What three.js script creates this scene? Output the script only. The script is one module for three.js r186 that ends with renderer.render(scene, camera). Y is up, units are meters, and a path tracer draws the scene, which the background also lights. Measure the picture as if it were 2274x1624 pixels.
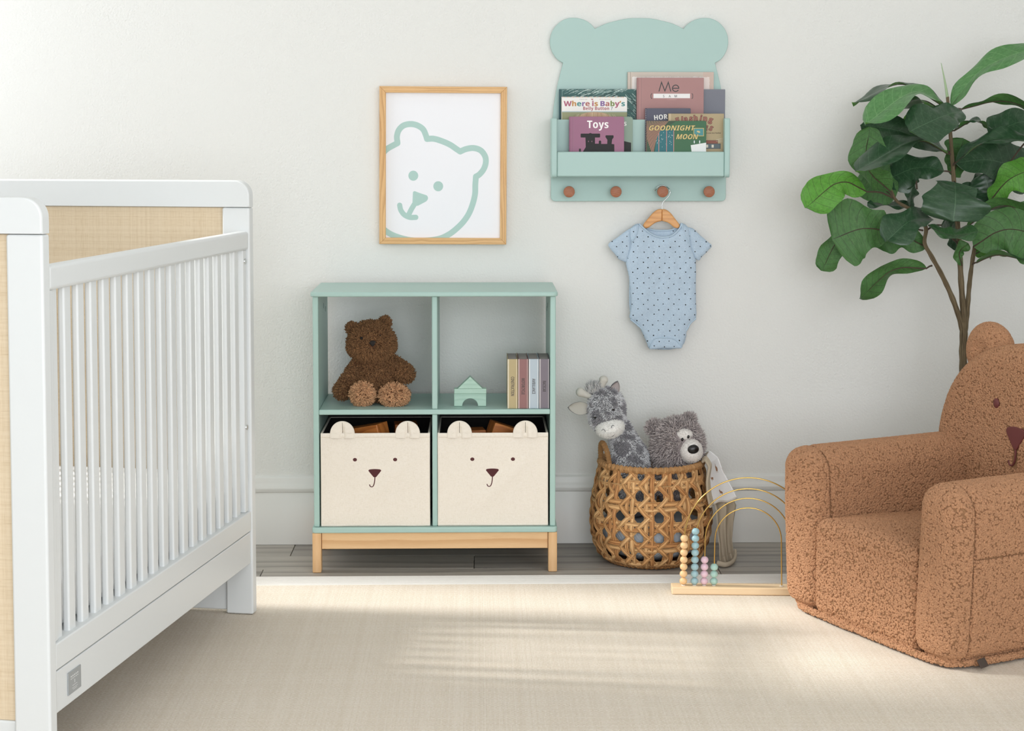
import * as THREE from 'three';
import { RoundedBoxGeometry } from 'three/addons/geometries/RoundedBoxGeometry.js';
import { mergeGeometries, mergeVertices, toCreasedNormals } from 'three/addons/utils/BufferGeometryUtils.js';
import { MeshSurfaceSampler } from 'three/addons/math/MeshSurfaceSampler.js';
import { ImprovedNoise } from 'three/addons/math/ImprovedNoise.js';
import { RectAreaLightUniformsLib } from 'three/addons/lights/RectAreaLightUniformsLib.js';

// ---------------------------------------------------------------- camera, sky, sun, window light, exposure
const scene = new THREE.Scene();
const camera = new THREE.PerspectiveCamera(24.1236, 2274 / 1624, 0.05, 60);
camera.position.set(0, 1.161, 4.825);
camera.rotation.order = 'YXZ';
camera.rotation.set(THREE.MathUtils.degToRad(-3.6), THREE.MathUtils.degToRad(-1.16), 0);
camera.setViewOffset(2274, 1624, 0, 272, 2274, 1624);
scene.add(camera);

scene.background = new THREE.Color(0.9, 0.96, 1.0);
scene.backgroundIntensity = 0.8;

const sun = new THREE.DirectionalLight(0xfffcf8, 3.7);
sun.position.set(-4.4, 3.3, 0.072);
sun.target.position.set(0, 0, 0.6);
sun.castShadow = true;
sun.shadow.radius = 9;
sun.shadow.mapSize.set(2048, 2048);
Object.assign(sun.shadow.camera, { left: -4, right: 4, top: 4, bottom: -4, near: 0.1, far: 14 });
scene.add(sun, sun.target);

// daylight of the windows (two in the left wall, one behind the camera, one in the right wall), each lamp the size of its opening
RectAreaLightUniformsLib.init();
function windowLight(color, intensity, width, height, position, target) {
  const l = new THREE.RectAreaLight(color, intensity, width, height);
  l.position.set(...position); l.lookAt(...target); scene.add(l);
  return l;
}
windowLight(0xf8faff, 2.0, 0.8, 2.0, [-2.08, 1.55, 0.54], [2, 1.1, 0.54]);
windowLight(0xf8faff, 0.4, 1.7, 1.9, [-2.08, 1.55, 4.4], [2, 1.2, 3.4]);
windowLight(0xf8faff, 2.5, 2.0, 1.7, [1.92, 1.5, 4.2], [-2, 1.0, 3.0]);
windowLight(0xf6f9ff, 4.4, 2.6, 2.1, [0.4, 1.4, 6.18], [0.4, 1.1, 0]);

const renderer = new THREE.WebGLRenderer({ antialias: true });
renderer.toneMapping = THREE.LinearToneMapping;
renderer.toneMappingExposure = 1.13;
renderer.shadowMap.enabled = true;
renderer.shadowMap.type = THREE.PCFSoftShadowMap;

// ---------------------------------------------------------------- helpers
function mulberry(seed) {
  let a = seed >>> 0;
  return () => { a = (a + 0x6d2b79f5) | 0; let t = Math.imul(a ^ (a >>> 15), 1 | a); t = (t + Math.imul(t ^ (t >>> 7), 61 | t)) ^ t; return ((t ^ (t >>> 14)) >>> 0) / 4294967296; };
}
const rnd = mulberry(20240611);
const V = (x, y, z) => new THREE.Vector3(x, y, z);
const perlin = new ImprovedNoise();
const noise = (x, y, z) => perlin.noise(x + 31.7, y + 17.3, z + 53.1);
const clamp = (x, a, b) => Math.min(b, Math.max(a, x));
const smooth = (a, b, x) => { const t = clamp((x - a) / (b - a), 0, 1); return t * t * (3 - 2 * t); };

const taken = new Map();
function numbered(name) { const n = taken.get(name) ?? 0; taken.set(name, n + 1); return n ? `${name}_${String(n).padStart(3, '0')}` : name; }
function tag(o, label, category, group) { o.userData = { label, category }; if (group) o.userData.group = group; return o; }
function thing(name, label, category, pos = [0, 0, 0], turn = 0, group) {
  const o = new THREE.Group(); o.name = numbered(name); o.position.set(...pos); o.rotation.y = turn; scene.add(o);
  return tag(o, label, category, group);
}
function mesh(name, geometry, material, parent, label) {
  const o = new THREE.Mesh(geometry, material); o.castShadow = o.receiveShadow = true;
  o.name = parent && parent !== scene ? name : numbered(name);
  if (label) o.userData.label = label;
  (parent ?? scene).add(o);
  return o;
}
function struct(name, geometry, material, parent) { const o = mesh(name, geometry, material, parent); if (!parent) o.userData.kind = 'structure'; return o; }
const at = (g, x = 0, y = 0, z = 0, rx = 0, ry = 0, rz = 0) => { g.rotateZ(rz); g.rotateX(rx); g.rotateY(ry); g.translate(x, y, z); return g; };

// uv in metres, projected along the axis that each triangle faces; long = axis along which u (the grain) runs
function boxUV(g, grain = 'x', offset = 0) {
  if (g.index) g = g.toNonIndexed();
  const p = g.attributes.position, uv = new Float32Array(p.count * 2), a = V(), b = V(), c = V();
  for (let i = 0; i < p.count; i += 3) {
    a.fromBufferAttribute(p, i); b.fromBufferAttribute(p, i + 1); c.fromBufferAttribute(p, i + 2);
    const n = b.clone().sub(a).cross(c.clone().sub(a)), ax = Math.abs(n.x), ay = Math.abs(n.y), az = Math.abs(n.z);
    const drop = ax >= ay && ax >= az ? 'x' : ay >= az ? 'y' : 'z';
    const rest = ['x', 'y', 'z'].filter((k) => k !== drop);
    const u = rest.includes(grain) ? grain : rest[0], v = rest.find((k) => k !== u);
    [a, b, c].forEach((q, k) => { uv[(i + k) * 2] = q[u] + offset; uv[(i + k) * 2 + 1] = q[v] + offset * 0.37; });
  }
  g.setAttribute('uv', new THREE.BufferAttribute(uv, 2));
  return g;
}
function rbox(w, h, d, r = 0.003, grain = 'x', offset = 0, seg = 2) { return boxUV(new RoundedBoxGeometry(w, h, d, seg, Math.min(r, w / 2.05, h / 2.05, d / 2.05)), grain, offset); }
function plain(g) { // keep only position, normal, uv, non-indexed, so that pieces can be merged
  if (g.index) g = g.toNonIndexed();
  for (const k of Object.keys(g.attributes)) if (!['position', 'normal', 'uv'].includes(k)) g.deleteAttribute(k);
  if (!g.attributes.uv) g.setAttribute('uv', new THREE.BufferAttribute(new Float32Array(g.attributes.position.count * 2), 2));
  return g;
}
const merge = (...gs) => mergeGeometries(gs.flat().map(plain));
// a bevelled slab cut from an outline in the xy plane, front face at z = 0, uv = xy metres
function slab(points, depth, bevel = 0.002, curve = true, holes) {
  const s = points instanceof THREE.Shape ? points : new THREE.Shape(points.map((p) => new THREE.Vector2(...p)));
  const g = new THREE.ExtrudeGeometry(s, { depth: depth - 2 * bevel, bevelEnabled: bevel > 0, bevelThickness: bevel, bevelSize: bevel, bevelOffset: -bevel, bevelSegments: 2, curveSegments: 24 });
  g.translate(0, 0, bevel - depth);
  return g;
}
function roundedRect(x0, y0, x1, y1, r) { // r: one radius or [bl, br, tr, tl]
  const [a, b, c, d] = Array.isArray(r) ? r : [r, r, r, r], s = new THREE.Shape();
  s.moveTo(x0 + a, y0); s.lineTo(x1 - b, y0); if (b) s.absarc(x1 - b, y0 + b, b, -Math.PI / 2, 0);
  s.lineTo(x1, y1 - c); if (c) s.absarc(x1 - c, y1 - c, c, 0, Math.PI / 2);
  s.lineTo(x0 + d, y1); if (d) s.absarc(x0 + d, y1 - d, d, Math.PI / 2, Math.PI);
  s.lineTo(x0, y0 + a); if (a) s.absarc(x0 + a, y0 + a, a, Math.PI, Math.PI * 1.5);
  return s;
}
function tube(points, radius, seg = 32, sides = 8, closed = false) {
  return new THREE.TubeGeometry(new THREE.CatmullRomCurve3(points.map((p) => (p.isVector3 ? p : V(...p))), closed, 'centripetal'), seg, radius, sides, closed);
}
// a round-capped bar along a curve whose radius varies; radius(t)
function limb(points, radius, seg = 24, sides = 10) {
  const curve = new THREE.CatmullRomCurve3(points.map((p) => (p.isVector3 ? p : V(...p))), false, 'centripetal');
  const g = new THREE.TubeGeometry(curve, seg, 1, sides, false), p = g.attributes.position;
  for (let i = 0; i <= seg; i++) {
    const c = curve.getPointAt(i / seg), r = radius(i / seg);
    for (let j = 0; j <= sides; j++) { const k = i * (sides + 1) + j; p.setXYZ(k, c.x + (p.getX(k) - c.x) * r, c.y + (p.getY(k) - c.y) * r, c.z + (p.getZ(k) - c.z) * r); }
  }
  g.computeVertexNormals();
  return g;
}
// grid surface from fn(u, v) -> [x, y, z]
function sheet(fn, nu, nv, uvFn) {
  const pos = [], uv = [], idx = [];
  for (let j = 0; j <= nv; j++) for (let i = 0; i <= nu; i++) { pos.push(...fn(i / nu, j / nv)); uv.push(...(uvFn ? uvFn(i / nu, j / nv) : [i / nu, j / nv])); }
  for (let j = 0; j < nv; j++) for (let i = 0; i < nu; i++) { const a = j * (nu + 1) + i, b = a + 1, c = a + nu + 1, d = c + 1; idx.push(a, b, d, a, d, c); }
  const g = new THREE.BufferGeometry();
  g.setAttribute('position', new THREE.Float32BufferAttribute(pos, 3)); g.setAttribute('uv', new THREE.Float32BufferAttribute(uv, 2)); g.setIndex(idx); g.computeVertexNormals();
  return g;
}

// signed distances
const sdEll = (x, y, z, cx, cy, cz, rx, ry, rz) => { const a = (x - cx) / rx, b = (y - cy) / ry, c = (z - cz) / rz, k0 = Math.hypot(a, b, c), k1 = Math.hypot(a / rx, b / ry, c / rz); return k1 < 1e-9 ? -Math.min(rx, ry, rz) : (k0 * (k0 - 1)) / k1; };
const sdCap = (x, y, z, a, b, ra, rb) => { const bx = b[0] - a[0], by = b[1] - a[1], bz = b[2] - a[2], px = x - a[0], py = y - a[1], pz = z - a[2], t = clamp((px * bx + py * by + pz * bz) / (bx * bx + by * by + bz * bz), 0, 1); return Math.hypot(px - bx * t, py - by * t, pz - bz * t) - (ra + (rb - ra) * t); };
const sdRBox = (x, y, z, hx, hy, hz, r) => { const a = Math.abs(x) - hx + r, b = Math.abs(y) - hy + r, c = Math.abs(z) - hz + r; return Math.hypot(Math.max(a, 0), Math.max(b, 0), Math.max(c, 0)) + Math.min(Math.max(a, b, c), 0) - r; };
const smin = (a, b, k) => { const h = Math.max(k - Math.abs(a - b), 0) / k; return Math.min(a, b) - h * h * k * 0.25; };
function sdPoly(x, y, pts) {
  let d = Infinity, s = 1;
  for (let i = 0, j = pts.length - 1; i < pts.length; j = i++) {
    const ex = pts[j][0] - pts[i][0], ey = pts[j][1] - pts[i][1], wx = x - pts[i][0], wy = y - pts[i][1], t = clamp((wx * ex + wy * ey) / (ex * ex + ey * ey), 0, 1);
    d = Math.min(d, (wx - ex * t) ** 2 + (wy - ey * t) ** 2);
    const c1 = y >= pts[i][1], c2 = y < pts[j][1], c3 = ex * wy > ey * wx;
    if ((c1 && c2 && c3) || (!c1 && !c2 && !c3)) s = -s;
  }
  return s * Math.sqrt(d);
}
function smoothOutline(pts, n = 90, closed = true) { const c = new THREE.CatmullRomCurve3(pts.map((p) => V(p[0], p[1], 0)), closed, 'centripetal'); return c.getSpacedPoints(n).slice(0, closed ? n : n + 1).map((p) => [p.x, p.y]); }
// the zero surface of f as a mesh (surface nets), normals from the gradient
function skin(f, min, max, cell, uvFn) {
  const n = [0, 1, 2].map((k) => Math.ceil((max[k] - min[k]) / cell) + 2), [nx, ny, nz] = n, val = new Float32Array(nx * ny * nz), B = 6, half = B * cell * 0.5 * 1.7320508 * 1.5;
  for (let bz = 0; bz < nz; bz += B) for (let by = 0; by < ny; by += B) for (let bx = 0; bx < nx; bx += B) {
    const c = f(min[0] + (bx + B / 2) * cell, min[1] + (by + B / 2) * cell, min[2] + (bz + B / 2) * cell), far = Math.abs(c) > half;
    for (let z = bz; z < Math.min(bz + B, nz); z++) for (let y = by; y < Math.min(by + B, ny); y++) for (let x = bx; x < Math.min(bx + B, nx); x++)
      val[(z * ny + y) * nx + x] = far ? c : f(min[0] + x * cell, min[1] + y * cell, min[2] + z * cell);
  }
  const id = new Int32Array(nx * ny * nz).fill(-1), pos = [], idx = [];
  const corner = [0, 1, nx, nx + 1, nx * ny, nx * ny + 1, nx * ny + nx, nx * ny + nx + 1];
  for (let z = 0; z < nz - 1; z++) for (let y = 0; y < ny - 1; y++) for (let x = 0; x < nx - 1; x++) {
    const o = (z * ny + y) * nx + x; let mask = 0;
    for (let k = 0; k < 8; k++) if (val[o + corner[k]] < 0) mask |= 1 << k;
    if (mask === 0 || mask === 255) continue;
    let sx = 0, sy = 0, sz = 0, m = 0;
    for (let a = 0; a < 8; a++) for (const bit of [1, 2, 4]) { const b = a | bit; if (b === a || ((mask >> a) & 1) === ((mask >> b) & 1)) continue; const va = val[o + corner[a]], vb = val[o + corner[b]], t = va / (va - vb); sx += (a & 1) + (bit === 1 ? t : 0); sy += ((a >> 1) & 1) + (bit === 2 ? t : 0); sz += ((a >> 2) & 1) + (bit === 4 ? t : 0); m++; }
    id[o] = pos.length / 3; pos.push(min[0] + (x + sx / m) * cell, min[1] + (y + sy / m) * cell, min[2] + (z + sz / m) * cell);
  }
  const quad = (a, b, c, d, flip) => { if (a < 0 || b < 0 || c < 0 || d < 0) return; flip ? idx.push(a, c, b, a, d, c) : idx.push(a, b, c, a, c, d); };
  for (let z = 1; z < nz - 1; z++) for (let y = 1; y < ny - 1; y++) for (let x = 1; x < nx - 1; x++) {
    const o = (z * ny + y) * nx + x, s = val[o] < 0;
    if (s !== val[o + 1] < 0) quad(id[o - nx - nx * ny], id[o - nx * ny], id[o], id[o - nx], !s);
    if (s !== val[o + nx] < 0) quad(id[o - 1 - nx * ny], id[o - 1], id[o], id[o - nx * ny], !s);
    if (s !== val[o + nx * ny] < 0) quad(id[o - 1 - nx], id[o - nx], id[o], id[o - 1], !s);
  }
  const nor = new Float32Array(pos.length), e = cell * 0.5, uv = new Float32Array((pos.length / 3) * 2);
  for (let i = 0; i < pos.length; i += 3) {
    let [x, y, z] = [pos[i], pos[i + 1], pos[i + 2]];
    let gx = f(x + e, y, z) - f(x - e, y, z), gy = f(x, y + e, z) - f(x, y - e, z), gz = f(x, y, z + e) - f(x, y, z - e); const l = Math.hypot(gx, gy, gz) || 1; gx /= l; gy /= l; gz /= l;
    const d = clamp(f(x, y, z), -cell, cell); pos[i] = x -= gx * d; pos[i + 1] = y -= gy * d; pos[i + 2] = z -= gz * d;
    nor[i] = gx; nor[i + 1] = gy; nor[i + 2] = gz;
    if (uvFn) { const q = uvFn(x, y, z, gx, gy, gz); uv[(i / 3) * 2] = q[0]; uv[(i / 3) * 2 + 1] = q[1]; }
  }
  const g = new THREE.BufferGeometry();
  g.setAttribute('position', new THREE.Float32BufferAttribute(pos, 3)); g.setAttribute('normal', new THREE.BufferAttribute(nor, 3)); g.setAttribute('uv', new THREE.BufferAttribute(uv, 2)); g.setIndex(idx);
  return g;
}
// one lock of plush: a bent, tapering blade-like lock one unit long that grows along +y
function lockGeometry(bend = 0.35, width = 0.2, flat = 0.6, seg = 3, sides = 4, blunt = 0.15) {
  const pos = [], idx = [];
  for (let i = 0; i <= seg; i++) {
    const t = i / seg, r = width * (i === seg ? blunt : Math.sin(Math.PI * (0.25 + 0.6 * t))), z = bend * t * t;
    for (let j = 0; j < sides; j++) { const a = (j / sides) * Math.PI * 2; pos.push(Math.cos(a) * r, t, z + Math.sin(a) * r * flat); }
  }
  for (let i = 0; i < seg; i++) for (let j = 0; j < sides; j++) { const a = i * sides + j, b = i * sides + ((j + 1) % sides), c = a + sides, d = b + sides; idx.push(a, c, b, b, c, d); }
  pos.push(0, 1.02, bend); const top = pos.length / 3 - 1;
  for (let j = 0; j < sides; j++) idx.push(seg * sides + j, top, seg * sides + ((j + 1) % sides));
  const g = new THREE.BufferGeometry(); g.setAttribute('position', new THREE.Float32BufferAttribute(pos, 3)); g.setIndex(idx); g.computeVertexNormals();
  return g;
}
function curlGeometry(sx, sy, sz, detail = 1) { const g = mergeVertices(new THREE.IcosahedronGeometry(1, detail)); g.deleteAttribute('uv'); g.scale(sx, sy, sz); g.computeVertexNormals(); return g; }
// pile on a surface: many copies of one lock as one uncountable part; place(p, n, r) -> { dir, len, wide, color, spin } or null
function pile(name, host, count, lock, material, seed, place) {
  const r = mulberry(seed), sampler = new MeshSurfaceSampler(host).setRandomGenerator(r).build(), p = V(), n = V(), list = [], up = V(0, 1, 0), m = new THREE.Matrix4(), q = new THREE.Quaternion(), q2 = new THREE.Quaternion();
  for (let i = 0; i < count; i++) {
    sampler.sample(p, n);
    const w = place(p, n, r); if (!w) continue;
    const dir = (w.dir ?? n).clone().normalize();
    q.setFromUnitVectors(up, dir); q2.setFromAxisAngle(up, w.spin ?? r() * Math.PI * 2); q.multiply(q2);
    m.compose(w.at ?? p.clone(), q, V(w.wide, w.len, w.wide)); list.push([m.clone(), w.color]);
  }
  const o = new THREE.InstancedMesh(lock, material, list.length); o.name = name; o.castShadow = o.receiveShadow = true;
  list.forEach(([mm, c], i) => { o.setMatrixAt(i, mm); if (c) o.setColorAt(i, c); });
  o.userData.kind = 'stuff'; host.add(o);
  return o;
}

// ---------------------------------------------------------------- textures and materials
function dataTexture(w, h, fn, srgb = true) { // fn(x, y) in 0..1 -> [r, g, b] 0..255
  const d = new Uint8Array(w * h * 4);
  for (let j = 0; j < h; j++) for (let i = 0; i < w; i++) { const c = fn(i, j), k = (j * w + i) * 4; d[k] = clamp(c[0], 0, 255); d[k + 1] = clamp(c[1], 0, 255); d[k + 2] = clamp(c[2], 0, 255); d[k + 3] = 255; }
  const t = new THREE.DataTexture(d, w, h); t.magFilter = THREE.LinearFilter; t.minFilter = THREE.LinearMipmapLinearFilter; t.generateMipmaps = true; t.wrapS = t.wrapT = THREE.RepeatWrapping;
  if (srgb) t.colorSpace = THREE.SRGBColorSpace;
  t.needsUpdate = true;
  return t;
}
function canvasTexture(w, h, draw, srgb = true) {
  const c = document.createElement('canvas'); c.width = w; c.height = h; draw(c.getContext('2d'), w, h);
  const t = new THREE.CanvasTexture(c); if (srgb) t.colorSpace = THREE.SRGBColorSpace; t.anisotropy = 8;
  return t;
}
const per = (t, mx, my) => { t.repeat.set(1 / mx, 1 / my); return t; };          // one tile of the texture measures mx by my metres
const again = (t, mx, my, sx, sy) => { const c = t.clone(); c.needsUpdate = true; c.repeat.set(1 / mx, 1 / my); if (sx) c.offset.set(sx, sy ?? 0); return c; };
const std = (color, roughness = 0.6, more = {}) => new THREE.MeshStandardMaterial({ color, roughness, ...more });
const mirrored = (t) => { t.wrapS = t.wrapT = THREE.MirroredRepeatWrapping; return t; };
// wood grain: u along the fibre
function woodTexture(seed, light, dark, rings = 9, contrast = 1, w = 1024, h = 256) {
  const s = seed * 13.7;
  return mirrored(dataTexture(w, h, (i, j) => {
    const x = i / w, y = j / h;
    const warp = noise(x * 1.6 + s, y * 1.2, s) * 0.5 + noise(x * 5 + s, y * 3, s + 4) * 0.08;
    const ring = Math.abs(((y + warp * 0.55) * rings) % 1), r = ring < 0 ? ring + 1 : ring;
    let t = smooth(0.35, 0.95, r) * 0.55 * contrast;
    t += (noise(x * 14 + s, y * 220, 3) * 0.22 + noise(x * 40 + s, y * 480, 9) * 0.14) * contrast + noise(x * 2.5, y * 2, s) * 0.18;
    return [0, 1, 2].map((k) => light[k] + (dark[k] - light[k]) * clamp(t, -0.25, 1));
  }));
}

// orange-peel plaster: one tile is 0.5 m
const plasterBump = per(dataTexture(768, 768, (() => {
  const N = 768, wrap = (f, x, y) => { // tileable by blending four shifted copies
    const u = x / N, v = y / N; return f(x, y) * (1 - u) * (1 - v) + f(x - N, y) * u * (1 - v) + f(x, y - N) * (1 - u) * v + f(x - N, y - N) * u * v; };
  return (x, y) => { const h = wrap((a, b) => noise(a * 0.11, b * 0.11, 1) * 0.9 + noise(a * 0.22, b * 0.2, 5) * 0.6 + noise(a * 0.03, b * 0.03, 8) * 0.5, x, y); const k = 128 + clamp(h, -0.8, 0.8) * 140; return [k, k, k]; };
})(), false), 0.5, 0.5);
const wallMat = std(0xe9e9e5, 0.78, { bumpMap: plasterBump, bumpScale: 0.0011 });
const ceilingMat = std(0xf1f1ee, 0.9);
const trimMat = std(0xe6e6e2, 0.42);

// ---------------------------------------------------------------- the setting
const ROOM = { x0: -2.2, x1: 2.0, z1: 6.3, h: 2.75, t: 0.16 };
struct('floor', at(new THREE.BoxGeometry(ROOM.x1 - ROOM.x0 + 0.4, 0.1, ROOM.z1 + 0.4), (ROOM.x0 + ROOM.x1) / 2, -0.0652, ROOM.z1 / 2), std(0x4a4744, 0.8));
const floor = scene.getObjectByName('floor');
{ // grey-brown planks that run along the back wall
  const looks = [[[172, 166, 158], [116, 111, 105]], [[160, 155, 148], [106, 101, 96]], [[180, 174, 165], [124, 118, 111]], [[166, 161, 154], [110, 106, 102]]].map(([a, b], i) => per(woodTexture(3 + i, a, b, 2.6, 0.85, 1024, 128), 1.3, 0.145));
  const mats = looks.map((map) => std(0xffffff, 0.5, { map }));
  const r = mulberry(5);
  for (let row = 0; row < 44; row++) {
    let x = ROOM.x0 - r() * 1.1;
    if (row === 1) x = -2.45;
    for (let k = 0; k < 6 && x < ROOM.x1; k++) {
      const len = 1.22, z = 0.072 + row * 0.145, x0 = Math.max(x, ROOM.x0), x1 = Math.min(x + len, ROOM.x1);
      x += len;
      if (x1 - x0 < 0.03) continue;
      const g = rbox(x1 - x0 - 0.0018, 0.015, 0.1434, 0.0016, 'x', (row * 7 + k) * 0.31, 1);
      mesh('plank', at(g, (x0 + x1) / 2, -0.0077, z), mats[(row * 3 + k * 2 + (r() * 2 | 0)) % 4], floor);
    }
  }
}
function wallPanel(x0, x1, y0, y1, axis, where) { // a rectangle of wall with thickness; axis: the axis across the wall
  const g = axis === 'z' ? at(new THREE.BoxGeometry(x1 - x0, y1 - y0, ROOM.t), (x0 + x1) / 2, (y0 + y1) / 2, where) : at(new THREE.BoxGeometry(ROOM.t, y1 - y0, x1 - x0), where, (y0 + y1) / 2, (x0 + x1) / 2);
  return boxUV(g, axis === 'z' ? 'x' : 'z');
}
function wallWithHoles(a0, a1, axis, where, holes) { // holes: [from, to, sill, head]
  const out = []; let a = a0;
  for (const [b0, b1, sill, head] of holes) { out.push(wallPanel(a, b0, -0.02, ROOM.h, axis, where), wallPanel(b0, b1, -0.02, sill, axis, where), wallPanel(b0, b1, head, ROOM.h, axis, where)); a = b1; }
  out.push(wallPanel(a, a1, -0.02, ROOM.h, axis, where));
  return merge(out);
}
const WIN = { near: [0.15, 0.97, 0.5, 2.6], far: [3.5, 5.3, 0.55, 2.5], front: [-0.95, 1.75, 0.3, 2.5], right: [3.15, 5.25, 0.6, 2.4] };
struct('wall_back', wallWithHoles(ROOM.x0 - ROOM.t, ROOM.x1 + ROOM.t, 'z', -ROOM.t / 2, []), wallMat);
struct('wall_left', wallWithHoles(0, ROOM.z1, 'x', ROOM.x0 - ROOM.t / 2, [WIN.near, WIN.far]), wallMat);
struct('wall_right', wallWithHoles(0, ROOM.z1, 'x', ROOM.x1 + ROOM.t / 2, [WIN.right]), wallMat);
struct('wall_front', wallWithHoles(ROOM.x0 - ROOM.t, ROOM.x1 + ROOM.t, 'z', ROOM.z1 + ROOM.t / 2, [WIN.front]), wallMat);
struct('ceiling', at(new THREE.BoxGeometry(ROOM.x1 - ROOM.x0 + 0.4, 0.12, ROOM.z1 + 0.4), (ROOM.x0 + ROOM.x1) / 2, ROOM.h + 0.06, ROOM.z1 / 2), ceilingMat);
const glass = new THREE.MeshPhysicalMaterial({ color: 0xffffff, transmission: 1, thickness: 0, roughness: 0, ior: 1.45 });
function windowUnit(name, [a0, a1, y0, y1], axis, where) {
  const w = a1 - a0, h = y1 - y0, bar = 0.05, o = new THREE.Group(); o.name = name; o.userData.kind = 'structure'; scene.add(o);
  const box = (pw, ph, pa, py, d) => (axis === 'x' ? at(rbox(d, ph, pw, 0.004), where, py, pa) : at(rbox(pw, ph, d, 0.004), pa, py, where));
  const am = (a0 + a1) / 2, ym = (y0 + y1) / 2;
  mesh('window_frame', merge(box(w, bar, am, y0 + bar / 2, 0.07), box(w, bar, am, y1 - bar / 2, 0.07), box(bar, h, a0 + bar / 2, ym, 0.07), box(bar, h, a1 - bar / 2, ym, 0.07), box(bar * 0.8, h, am, ym, 0.06)), trimMat, o);
  for (const s of [-1, 1]) mesh('pane', box(w / 2 - bar * 1.3, h - 2 * bar, am + s * (w / 4 - bar * 0.2), ym, 0.006), glass, o);
}
windowUnit('window_1', WIN.near, 'x', ROOM.x0 - 0.09);
windowUnit('window_2', WIN.far, 'x', ROOM.x0 - 0.09);
windowUnit('window_3', WIN.front, 'z', ROOM.z1 + 0.09);
windowUnit('window_4', WIN.right, 'x', ROOM.x1 + 0.09);
{ // tall baseboard with a bead and a stepped cap
  const prof = [[0, 0], [0.016, 0], [0.016, 0.143], [0.0145, 0.147], [0.0135, 0.149], [0.0175, 0.152], [0.0195, 0.158], [0.0195, 0.163], [0.0175, 0.169], [0.0135, 0.173], [0.0125, 0.176], [0.012, 0.186], [0.0105, 0.19], [0.006, 0.1935], [0, 0.195]];
  const along = (length) => { const s = new THREE.Shape(prof.map((p) => new THREE.Vector2(...p))); const g = new THREE.ExtrudeGeometry(s, { depth: length, bevelEnabled: false, steps: 1 }); g.computeVertexNormals(); return g; };
  struct('baseboard_back', at(toCreasedNormals(along(ROOM.x1 - ROOM.x0), 0.5), ROOM.x1, 0.0005, 0, 0, -Math.PI / 2, 0), trimMat);
  struct('baseboard_right', at(toCreasedNormals(along(ROOM.z1), 0.5), ROOM.x1, 0.0005, ROOM.z1, 0, Math.PI, 0), trimMat);
  struct('baseboard_left', at(toCreasedNormals(along(ROOM.z1), 0.5), ROOM.x0, 0.0005, 0, 0, 0, 0), trimMat);
}

// ---------------------------------------------------------------- rug
{
  const W = 3.4, D = 3.3, cx = 0.1, z0 = 0.3812, ribD = 0.088;
  // flat weave: little crossing floats of cream and sand yarn; one tile is 0.32 m
  const N = 768, cells = 128, r = mulberry(77), tone = Array.from({ length: cells * cells }, () => r()), warpTone = Array.from({ length: cells }, () => r()), weftTone = Array.from({ length: cells }, () => r());
  const weave = (i, j) => {
    const u = (i / N) * cells, v = (j / N) * cells, a = Math.floor(u) % cells, b = Math.floor(v) % cells, fu = u % 1, fv = v % 1, over = (a + b * 2) % 4 < 2;
    const d = over ? Math.abs(fv - 0.5) : Math.abs(fu - 0.5), edge = over ? Math.abs(fu - 0.5) : Math.abs(fv - 0.5);
    const h = Math.sqrt(Math.max(0, 1 - 3.6 * d * d)) * (1 - 0.9 * edge * edge);
    const t = clamp(tone[b * cells + a] * 0.5 + (over ? weftTone[b] : warpTone[a]) * 0.5, 0, 1);
    return [h, t, over];
  };
  const map = per(dataTexture(N, N, (i, j) => { const [h, t, over] = weave(i, j), k = (over ? 0.25 : 0.62) * 0.75 + t * 0.5 - 0.2, s = 0.82 + 0.18 * h; return [(252 - 38 * k) * s, (243 - 46 * k) * s, (231 - 59 * k) * s]; }), 0.36, 0.36);
  const bump = per(dataTexture(N, N, (i, j) => { const [h, t] = weave(i, j), k = 60 + h * 150 + t * 40; return [k, k, k]; }, false), 0.36, 0.36);
  const rugMat = std(0xffffff, 0.95, { map, bumpMap: bump, bumpScale: 0.0018 });
  const ribMat = std(0xf1eee8, 0.92, { bumpMap: again(bump, 0.2, 0.2), bumpScale: 0.0006 });
  const rug = thing('rug', 'large cream and sand flat-woven rug with a ribbed white border strip along the wall side', 'rug', [cx, 0, z0]);
  mesh('field', at(rbox(W, 0.004, D - ribD, 0.0018), 0, 0.0021, ribD + (D - ribD) / 2), rugMat, rug);
  const border = mesh('border', at(rbox(W, 0.003, ribD + 0.004, 0.0014), 0, 0.0016, ribD / 2), ribMat, rug, 'white ribbed border');
  for (let k = 0; k < 5; k++) {
    const z = 0.009 + k * 0.0172, pts = []; for (let i = 0; i <= 24; i++) pts.push([-W / 2 + 0.004 + ((W - 0.008) * i) / 24, 0.0012, z + Math.sin(i * 0.9 + k) * 0.0008]);
    mesh('rib', tube(pts, 0.0052, 96, 8), ribMat, border);
  }
}

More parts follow.
